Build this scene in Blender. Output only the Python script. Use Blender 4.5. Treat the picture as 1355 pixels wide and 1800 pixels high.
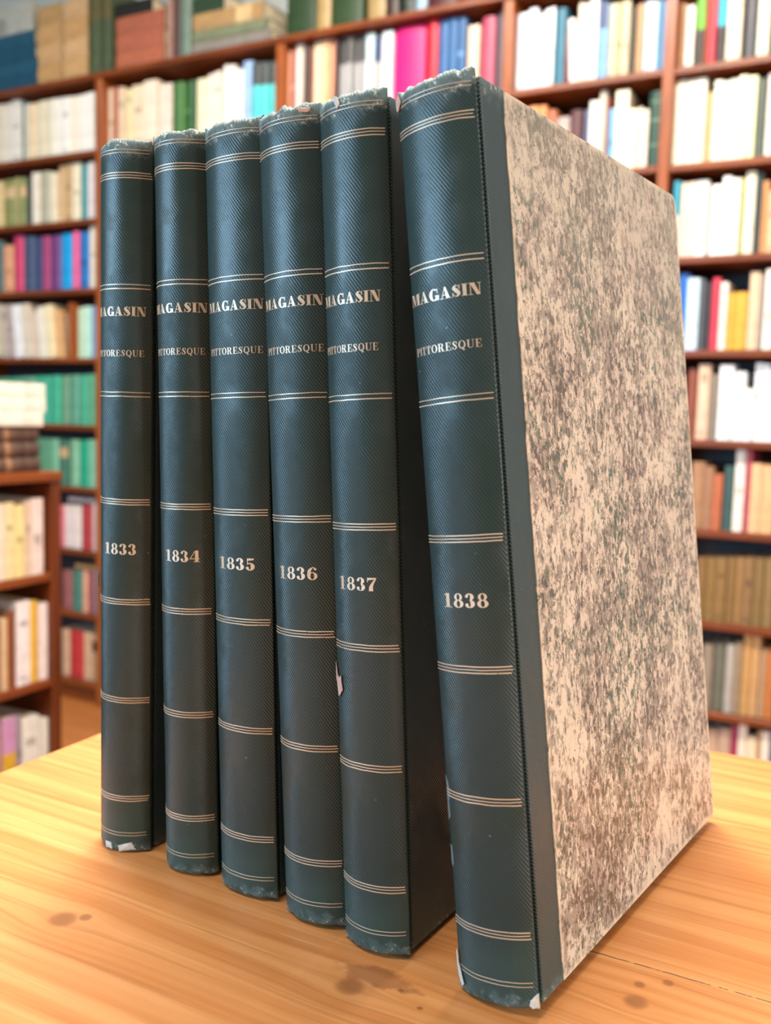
import bpy, bmesh, math, random
from mathutils import Vector, Matrix, noise
for o in list(bpy.data.objects): bpy.data.objects.remove(o)
SC = bpy.context.scene
COL = SC.collection
R = math.radians
rng = random.Random(7)

# ------------------------------------------------------------------ camera
cam_d = bpy.data.cameras.new('camera')
cam = bpy.data.objects.new('camera', cam_d); COL.objects.link(cam)
right = Vector((0.89009041, 0.45482997, 0.02947485))
up = Vector((-0.07245759, 0.07735856, 0.99436691))
fwd = Vector((-0.44998773, 0.88721213, -0.101812))
cam.matrix_world = Matrix(((right.x, up.x, -fwd.x, 0.14322), (right.y, up.y, -fwd.y, -0.30398),
                           (right.z, up.z, -fwd.z, 1.09206), (0, 0, 0, 1)))
cam_d.sensor_fit = 'VERTICAL'; cam_d.sensor_height = 36.0
cam_d.lens = 1684.5 / 1800 * 36.0
cam_d.clip_start = 0.02; cam_d.clip_end = 60
cam_d.dof.use_dof = True
cam_d.dof.focus_distance = 0.36
cam_d.dof.aperture_fstop = 10.5
SC.camera = cam

# ------------------------------------------------------------------ light and exposure
SC.view_settings.view_transform = 'Standard'
SC.view_settings.look = 'None'
SC.view_settings.gamma = 1.0
SC.view_settings.exposure = 0.45
SC.view_settings.use_curve_mapping = False
wd = bpy.data.worlds.new('room_light'); SC.world = wd; wd.use_nodes = True
bg = wd.node_tree.nodes['Background']
bg.inputs[0].default_value = (1.0, 0.90, 0.80, 1); bg.inputs[1].default_value = 0.13

def area(name, loc, target, sx, sy, power, col):
    l = bpy.data.lights.new(name, 'AREA'); l.shape = 'RECTANGLE'; l.size = sx; l.size_y = sy
    l.energy = power; l.color = col
    o = bpy.data.objects.new(name, l); COL.objects.link(o); o.location = loc
    o.rotation_euler = (Vector(target) - Vector(loc)).to_track_quat('-Z', 'Y').to_euler()
    return o
area('window_daylight', (-2.75, -2.45, 1.6), (0, 0, 1.15), 1.7, 1.5, 118, (0.42, 0.72, 1.0))
area('side_window_daylight', (3.0, -0.6, 1.8), (0, 0.0, 1.1), 1.3, 1.5, 58, (1.0, 0.97, 0.93))
area('unseen_overhead_light', (-1.05, 0.70, 2.95), (-1.15, 1.0, 0), 1.3, 0.35, 66, (1.0, 0.90, 0.78))
area('unseen_overhead_light', (-0.30, 0.65, 2.95), (-0.20, 1.0, 0), 0.7, 0.35, 50, (1.0, 0.90, 0.78))

area('unseen_overhead_light', (-0.2, -1.1, 2.95), (-0.2, -0.9, 0), 1.3, 0.35, 22, (1.0, 0.90, 0.78))  # added unseen light, brightening the table in front of the volumes

# ------------------------------------------------------------------ helpers
def lin(h, k=1.0):
    if isinstance(h, str): h = [int(h[i:i + 2], 16) for i in (0, 2, 4)]
    out = []
    for v in h:
        v = v / 255.0
        out.append((v / 12.92 if v <= 0.04045 else ((v + 0.055) / 1.055) ** 2.4) * k)
    return (out[0], out[1], out[2], 1.0)

class NT:
    """small wrapper for building node materials"""
    def __init__(self, name):
        self.m = bpy.data.materials.new(name); self.m.use_nodes = True
        self.t = self.m.node_tree
        self.b = self.t.nodes['Principled BSDF']
    def n(self, typ, **kw):
        x = self.t.nodes.new(typ)
        for k, v in kw.items(): setattr(x, k, v)
        return x
    def put(self, sock, v):
        if isinstance(v, bpy.types.NodeSocket): self.t.links.new(v, sock)
        elif v is not None: sock.default_value = v
    def math(self, op, a, b=None, c=None, clamp=False):
        x = self.n('ShaderNodeMath', operation=op, use_clamp=clamp)
        for i, v in enumerate((a, b, c)):
            if v is not None: self.put(x.inputs[i], v)
        return x.outputs[0]
    def mix(self, f, a, b, mode='MIX'):
        x = self.n('ShaderNodeMix', data_type='RGBA', blend_type=mode)
        self.put(x.inputs[0], f); self.put(x.inputs[6], a); self.put(x.inputs[7], b)
        return x.outputs[2]
    def step(self, v, lo, hi):
        x = self.n('ShaderNodeMapRange', interpolation_type='SMOOTHSTEP')
        self.put(x.inputs[0], v); x.inputs[1].default_value = lo; x.inputs[2].default_value = hi
        return x.outputs[0]
    def noise(self, vec, scale, detail=4, rough=0.55, dist=0.0, out=0):
        x = self.n('ShaderNodeTexNoise')
        self.put(x.inputs['Vector'], vec); x.inputs['Scale'].default_value = scale
        x.inputs['Detail'].default_value = detail; x.inputs['Roughness'].default_value = rough
        x.inputs['Distortion'].default_value = dist
        return x.outputs[out]
    def coord(self, kind='Object'):
        return self.n('ShaderNodeTexCoord').outputs[kind]
    def mapping(self, vec, scale=(1, 1, 1), rot=(0, 0, 0), loc=(0, 0, 0)):
        x = self.n('ShaderNodeMapping'); self.put(x.inputs[0], vec)
        x.inputs['Scale'].default_value = scale; x.inputs['Rotation'].default_value = rot
        x.inputs['Location'].default_value = loc
        return x.outputs[0]
    def sep(self, vec):
        x = self.n('ShaderNodeSeparateXYZ'); self.put(x.inputs[0], vec); return x.outputs
    def bump(self, h, strength, dist):
        x = self.n('ShaderNodeBump'); x.inputs['Strength'].default_value = strength
        x.inputs['Distance'].default_value = dist; self.put(x.inputs['Height'], h)
        self.put(self.b.inputs['Normal'], x.outputs[0])
    def set(self, col=None, rough=None, metal=None, spec=None):
        if col is not None: self.put(self.b.inputs['Base Color'], col)
        if rough is not None: self.put(self.b.inputs['Roughness'], rough)
        if metal is not None: self.put(self.b.inputs['Metallic'], metal)
        if spec is not None: self.put(self.b.inputs['Specular IOR Level'], spec)
        return self.m

def link(name, bm, mat, parent=None, smooth=False):
    bmesh.ops.recalc_face_normals(bm, faces=bm.faces)
    me = bpy.data.meshes.new(name); bm.to_mesh(me); bm.free()
    if smooth:
        for p in me.polygons: p.use_smooth = True
    if mat: me.materials.append(mat)
    o = bpy.data.objects.new(name, me); COL.objects.link(o)
    if parent: o.parent = parent
    return o
def empty(name, loc=(0, 0, 0), rot=(0, 0, 0), label=None, cat=None, group=None):
    o = bpy.data.objects.new(name, None); COL.objects.link(o); o.empty_display_size = 0.02
    o.location = loc; o.rotation_euler = rot
    tag(o, label, cat, group); return o
def tag(o, label=None, cat=None, group=None, kind=None):
    if label: o['label'] = label
    if cat: o['category'] = cat
    if group: o['group'] = group
    if kind: o['kind'] = kind
    return o
def box(bm, x0, x1, y0, y1, z0, z1, bev=0.0, seg=1):
    r = bmesh.ops.create_cube(bm, size=1.0)
    vs = r['verts']
    for v in vs:
        v.co = Vector((x0 if v.co.x < 0 else x1, y0 if v.co.y < 0 else y1, z0 if v.co.z < 0 else z1))
    if bev > 0:
        es = {e for v in vs for e in v.link_edges}
        bmesh.ops.bevel(bm, geom=list(es), offset=bev, segments=seg, affect='EDGES', profile=0.5)
    return vs
def boxobj(name, ext, mat, parent=None, bev=0.0, seg=1):
    bm = bmesh.new(); box(bm, *ext, bev=bev, seg=seg)
    return link(name, bm, mat, parent)
def prism(bm, prof, z0, z1):
    """closed xy profile extruded in z"""
    a = [bm.verts.new((x, y, z0)) for x, y in prof]
    b = [bm.verts.new((x, y, z1)) for x, y in prof]
    n = len(prof)
    for i in range(n): bm.faces.new((a[i], a[(i + 1) % n], b[(i + 1) % n], b[i]))
    bm.faces.new(a[::-1]); bm.faces.new(b)

# ------------------------------------------------------------------ materials
TZ = 0.8967           # table top height
def wood_mat(name, dark, light, axis, scale=1.0, rough=0.35, spec=0.45):
    k = NT(name); c = k.coord()
    st = [14 * scale] * 3; st[axis] = 0.9 * scale
    v = k.mapping(c, scale=tuple(st))
    a = k.noise(v, 3.0, 5, 0.6, 0.6); b = k.noise(v, 14.0, 4, 0.6, 0.2)
    f = k.math('ADD', k.math('MULTIPLY', a, 0.7), k.math('MULTIPLY', b, 0.3))
    col = k.mix(k.step(f, 0.3, 0.72), lin(dark), lin(light))
    k.bump(b, 0.15, 0.002)
    return k.set(col, rough, 0, spec)
M_SHELF_H = wood_mat('shelf_wood', '5c2910', '8a4518', 0)
M_SHELF_V = wood_mat('upright_wood', '703414', 'a65a26', 2)
M_LOW = wood_mat('low_case_wood', '4c2411', '75391b', 2)
M_LOW_H = wood_mat('low_shelf_wood', '5e2c15', '884721', 1)
k = NT('dark_back_panel'); M_BACK = k.set(k.mix(k.noise(k.coord(), 6, 3), lin('1d1c22'), lin('2b2a32')), 0.5)
k = NT('wall_paint'); M_WALL = k.set(k.mix(k.noise(k.coord(), 3, 4), lin('a9aca6'), lin('b4b5ae')), 0.8)
def floor_mat():
    k = NT('orange_wood_floor'); c = k.coord()
    br = k.n('ShaderNodeTexBrick'); br.offset = 0.37
    k.put(br.inputs['Vector'], c); br.inputs['Scale'].default_value = 1.0
    br.inputs['Brick Width'].default_value = 1.1; br.inputs['Row Height'].default_value = 0.09
    br.inputs['Mortar Size'].default_value = 0.0015
    br.inputs['Color1'].default_value = lin('b8713a'); br.inputs['Color2'].default_value = lin('a8622f')
    br.inputs['Mortar'].default_value = lin('5a3218')
    g = k.noise(k.mapping(c, scale=(1, 18, 1)), 6, 4)
    return k.set(k.mix(k.math('MULTIPLY', g, 0.4), br.outputs[0], lin('c98a50')), 0.35)
M_FLOOR = floor_mat()

def table_mat():
    k = NT('varnished_pine'); c = k.coord()
    knots = [(-0.0036, -0.0309, 0.0055), (0.0846, 0.0094, 0.0045), (0.0836, 0.0202, 0.0022), (0.0922, 0.0262, 0.0022),
             (-0.1133, -0.0423, 0.0028), (-0.1196, -0.0475, 0.006), (0.0225, -0.030, 0.0012), (0.0127, -0.0243, 0.0012),
             (-0.30, -0.20, 0.006), (0.25, 0.16, 0.006), (0.32, -0.12, 0.006)]
    x, y, z = k.sep(c)
    warp = None; dark = None
    for (kx, ky, r) in knots:
        dx = k.math('SUBTRACT', x, kx); dy = k.math('SUBTRACT', y, ky)
        d2 = k.math('ADD', k.math('MULTIPLY', k.math('MULTIPLY', dx, dx), 0.35), k.math('MULTIPLY', dy, dy))
        g = k.math('DIVIDE', r * r * 1.3, k.math('ADD', d2, r * r))       # 1.3 .. 0 falloff
        w = k.math('MULTIPLY', k.math('MULTIPLY', g, dy), 1.0)
        warp = w if warp is None else k.math('ADD', warp, w)
        dd = k.math('ADD', k.math('MULTIPLY', dx, dx), k.math('MULTIPLY', dy, dy))
        dk = k.math('SUBTRACT', 1.0, k.step(dd, (r * 0.35) ** 2, (r * 1.15) ** 2))
        dark = dk if dark is None else k.math('MAXIMUM', dark, dk)
    ang = k.math('ADD', y, k.math('MULTIPLY', x, 0.03))
    yy = k.math('SUBTRACT', ang, k.math('MULTIPLY', warp, 0.8))
    cb = k.n('ShaderNodeCombineXYZ'); k.put(cb.inputs[0], x); k.put(cb.inputs[1], yy); k.put(cb.inputs[2], z)
    wv = cb.outputs[0]
    g1 = k.noise(k.mapping(wv, scale=(1.4, 62, 1)), 2.2, 3, 0.5, 0.25)
    g2 = k.noise(k.mapping(wv, scale=(3.0, 160, 1)), 2.0, 4, 0.6, 0.1)
    g3 = k.noise(c, 7, 3)
    col = k.mix(k.step(g1, 0.32, 0.70), lin('cd8449'), lin('de9a5e'))
    col = k.mix(k.math('MULTIPLY', k.step(g2, 0.50, 0.68), 0.42), col, lin('ab6730'))
    col = k.mix(k.math('MULTIPLY', k.step(g3, 0.5, 0.75), 0.30), col, lin('c07d40'))
    fl = k.noise(k.mapping(wv, scale=(6, 260, 1)), 3.0, 2)
    col = k.mix(k.math('MULTIPLY', k.step(fl, 0.62, 0.75), 0.35), col, lin('ecbd84'))
    col = k.mix(k.math('MULTIPLY', dark, 0.6), col, lin('7a4524'))
    # open crack along one board joint
    cw = k.math('ABSOLUTE', k.math('ADD', k.math('SUBTRACT', y, 0.0325), k.math('MULTIPLY', k.math('SUBTRACT', k.noise(k.mapping(c, scale=(30, 0.01, 1)), 3.0, 3), 0.5), 0.0016)))
    ck = k.math('SUBTRACT', 1.0, k.step(cw, 0.00010, 0.00050))
    ck = k.math('MULTIPLY', ck, k.step(x, 0.055, 0.064))
    ck = k.math('MULTIPLY', ck, k.step(k.noise(k.mapping(c, scale=(60, 0.01, 1)), 4.0, 2), 0.34, 0.46))
    col = k.mix(k.math('MULTIPLY', ck, 0.9), col, lin('3a1d0d'))
    # faint board joints further out
    for yj in (-0.118, 0.152):
        jw = k.math('ABSOLUTE', k.math('SUBTRACT', y, yj))
        col = k.mix(k.math('MULTIPLY', k.math('SUBTRACT', 1.0, k.step(jw, 0.0001, 0.0005)), 0.5), col, lin('5f3418'))
    # bruise with a shallow dent under the fifth volume
    bx = k.math('DIVIDE', k.math('SUBTRACT', x, 0.002), 0.017); by = k.math('DIVIDE', k.math('ADD', y, 0.0215), 0.006)
    br = k.math('ADD', k.math('MULTIPLY', bx, bx), k.math('MULTIPLY', by, by))
    br = k.math('ADD', br, k.math('MULTIPLY', k.math('SUBTRACT', k.noise(c, 160, 3), 0.5), 2.2))
    col = k.mix(k.math('MULTIPLY', k.math('SUBTRACT', 1.0, k.step(br, 0.4, 1.1)), 0.55), col, lin('7d4526'))
    k.bump(k.math('ADD', k.math('MULTIPLY', g2, 0.6), k.math('MULTIPLY', ck, -2.0)), 0.25, 0.0006)
    return k.set(col, k.math('ADD', 0.26, k.math('MULTIPLY', g1, 0.16)), 0, 0.5)
M_TABLE = table_mat()

def cloth_mat(name, strip=False):
    """ribbed dark green book cloth; u, v are metres along the surface"""
    k = NT(name)
    uv = k.coord('UV'); u, v, _ = k.sep(uv)
    ob = k.coord('Object')
    wob = k.noise(ob, 90, 2)
    ph = k.math('ADD', k.math('MULTIPLY', u, 0.80), k.math('MULTIPLY', v, 0.60 if not strip else 0.8))
    ph = k.math('ADD', ph, k.math('MULTIPLY', wob, 0.0010))
    s = k.math('SINE', k.math('MULTIPLY', ph, 2 * math.pi / 0.00098))
    big = k.noise(ob, 26, 4, 0.6)
    wear = k.step(big, 0.34, 0.56)
    rib = k.math('MULTIPLY', s, k.math('ADD', 0.25, k.math('MULTIPLY', wear, 0.75)))
    fine = k.noise(ob, 900, 3, 0.7)
    col = k.mix(k.step(big, 0.3, 0.7), lin('26373a'), lin('2c3f44')) if strip else k.mix(k.step(big, 0.3, 0.7), lin('1a2d28'), lin('1e3233'))  # strip is the same cloth painted paler and bluer, like a reflection
    col = k.mix(k.step(k.noise(k.mapping(ob, scale=(1, 1, 0.35)), 60, 3), 0.52, 0.75), col, lin('223028'))
    col = k.mix(k.math('MULTIPLY', k.step(s, 0.2, 1.0), 0.7 if strip else 0.22), col, lin('5c7076' if strip else '48585a'))  # rib crests painted lighter on the strip, standing in for lit relief
    foot = k.math('SUBTRACT', 1.0, k.step(k.math('ADD', v, k.math('MULTIPLY', k.math('SUBTRACT', big, 0.5), 0.05)), 0.010, 0.034))
    col = k.mix(k.math('MULTIPLY', foot, 0.45), col, lin('34504d'))
    # rubbed ends: bare pale fibre showing through
    fr = k.noise(ob, 240, 4, 0.65)
    e1 = k.math('ADD', k.math('SUBTRACT', v, 0.2948), k.math('MULTIPLY', k.math('SUBTRACT', fr, 0.5), 0.018))
    e2 = k.math('SUBTRACT', k.math('SUBTRACT', 0.0050, v), k.math('MULTIPLY', k.math('SUBTRACT', fr, 0.5), 0.014))
    em = k.math('MAXIMUM', k.step(e1, 0.0, 0.0075), k.math('MULTIPLY', k.step(e2, 0.0, 0.0060), 0.8))
    col = k.mix(k.math('MULTIPLY', em, 0.6), col, lin('6f8482'))
    col = k.mix(k.math('MULTIPLY', em, k.step(k.noise(ob, 420, 3, 0.7), 0.56, 0.66)), col, lin('bcc0b2'))
    sp = k.n('ShaderNodeTexVoronoi'); k.put(sp.inputs['Vector'], ob); sp.inputs['Scale'].default_value = 210
    spk = k.math('MULTIPLY', k.math('SUBTRACT', 1.0, k.step(sp.outputs['Distance'], 0.04, 0.09)), k.step(k.noise(ob, 40, 2), 0.56, 0.62))
    col = k.mix(k.math('MULTIPLY', spk, 0.5), col, lin('9aa6a2'))
    h = k.math('ADD', rib, k.math('MULTIPLY', fine, 0.7))
    k.bump(h, 0.5, 0.00015)
    rg = k.math('ADD', 0.29, k.math('MULTIPLY', k.noise(ob, 55, 3), 0.16))
    rg = k.math('ADD', rg, k.math('MULTIPLY', em, 0.3))
    return k.set(col, rg, 0, 0.40)
M_CLOTH = cloth_mat('ribbed_green_cloth')
M_STRIP = cloth_mat('ribbed_joint_cloth', True)
def gilt_mat():
    k = NT('worn_gilt'); c = k.coord()
    w = k.noise(c, 420, 4, 0.7)
    col = k.mix(k.step(w, 0.64, 0.72), lin('cdbda4'), lin('4c4a40'))
    col = k.mix(k.step(k.noise(c, 30, 2), 0.4, 0.62), col, k.mix(0.5, col, lin('a58a6c')))
    return k.set(col, 0.42, 0.35, 0.5)
M_GILT = gilt_mat()
k = NT('bare_paper'); M_PAPER = k.set(k.mix(k.noise(k.coord(), 300, 3), lin('8e9a98'), lin('ddd6ca')), 0.8)
k = NT('pinkish_underlayer'); M_PINK = k.set(k.mix(k.noise(k.coord(), 500, 4), lin('8e7668'), lin('c4aa9c')), 0.85)
k = NT('board_edge'); M_EDGE = k.set(k.mix(k.noise(k.coord(), 260, 4), lin('a38f74'), lin('d2c3a6')), 0.8)
k = NT('old_page_edges'); M_PAGES = k.set(k.mix(k.noise(k.mapping(k.coord(), scale=(1, 0.02, 0.02)), 1500, 2), lin('8a7a60'), lin('c4b494')), 0.85)
def marble_mat():
    k = NT('marbled_paper'); c = k.coord()
    sv = k.n('ShaderNodeVectorMath', operation='MULTIPLY_ADD')
    k.put(sv.inputs[0], k.noise(c, 120, 3, 0.6, out=1)); sv.inputs[1].default_value = (0.005, 0.005, 0.005); k.put(sv.inputs[2], c)
    v = k.mapping(sv.outputs[0], scale=(1, 1.0, 0.66), rot=(R(12), 0, 0))
    zone = k.noise(c, 17, 4, 0.6)
    zone2 = k.noise(k.mapping(c, loc=(4, 4, 4)), 45, 3)
    base = k.mix(k.step(zone2, 0.38, 0.62), lin('d8cdbb'), lin('cdbcad'))
    zz = k.math('ADD', k.math('MULTIPLY', k.math('SUBTRACT', zone, 0.5), 0.30), k.math('MULTIPLY', k.math('SUBTRACT', zone2, 0.5), 0.28))
    n1 = k.noise(v, 225, 5, 0.72); n2 = k.noise(k.mapping(v, loc=(2, 7, 3)), 400, 4, 0.7); n3 = k.noise(k.mapping(v, loc=(3, 5, 1)), 250, 5, 0.7)
    m1 = k.step(k.math('ADD', n1, zz), 0.47, 0.53)
    ink = k.mix(k.step(k.noise(c, 30, 3), 0.42, 0.6), lin('7e786d'), lin('80746c'))
    col = k.mix(k.math('MULTIPLY', m1, 0.72), base, ink)
    m2 = k.step(k.math('ADD', n2, k.math('MULTIPLY', zz, 0.8)), 0.52, 0.58)
    col = k.mix(k.math('MULTIPLY', m2, 0.78), col, lin('453f39'))
    gz = k.step(k.noise(k.mapping(c, loc=(9, 2, 4)), 24, 4), 0.46, 0.62)
    m3 = k.math('MULTIPLY', k.step(n3, 0.50, 0.57), gz)
    col = k.mix(k.math('MULTIPLY', m3, 0.85), col, lin('3f5a4b'))
    n4 = k.noise(k.mapping(v, loc=(7, 1, 8)), 300, 4, 0.72)
    col = k.mix(k.math('MULTIPLY', k.step(k.math('SUBTRACT', n4, k.math('MULTIPLY', zz, 0.4)), 0.565, 0.62), 0.85), col, lin('d8cab2'))
    x, y, z = k.sep(c)
    # grey haze near the head: wear plus painted glancing light, pale rubbed rims
    hz = k.math('MULTIPLY', k.step(k.math('ADD', z, k.math('MULTIPLY', k.math('SUBTRACT', k.noise(c, 20, 3), 0.5), 0.12)), 0.20, 0.30), 0.38)
    col = k.mix(hz, col, lin('a9a698'))
    rim = k.math('MAXIMUM', k.step(z, 0.2988, 0.3018), k.math('SUBTRACT', 1.0, k.step(z, 0.0005, 0.003)))
    rim = k.math('MAXIMUM', rim, k.step(y, 0.1950, 0.1975))
    rim = k.math('MAXIMUM', rim, k.math('MULTIPLY', 0.7, k.math('SUBTRACT', 1.0, k.step(y, 0.0215, 0.0245))))
    rim = k.math('MULTIPLY', rim, k.step(k.noise(c, 150, 3), 0.35, 0.55))
    col = k.mix(k.math('MULTIPLY', rim, 0.85), col, lin('dccfb8'))
    k.bump(k.noise(v, 260, 4), 0.10, 0.0003)
    return k.set(col, 0.40, 0, 0.5)
M_MARBLE = marble_mat()

BOOKM = {}
def book_mat(h):
    if h not in BOOKM:
        k = NT('cover_' + h); c = k.coord()
        f = k.noise(c, 40, 3)
        a = lin(h, 0.86); b = lin(h, 0.70)
        BOOKM[h] = k.set(k.mix(k.step(f, 0.35, 0.7), a, b), 0.42, 0, 0.4)
    return BOOKM[h]
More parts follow.
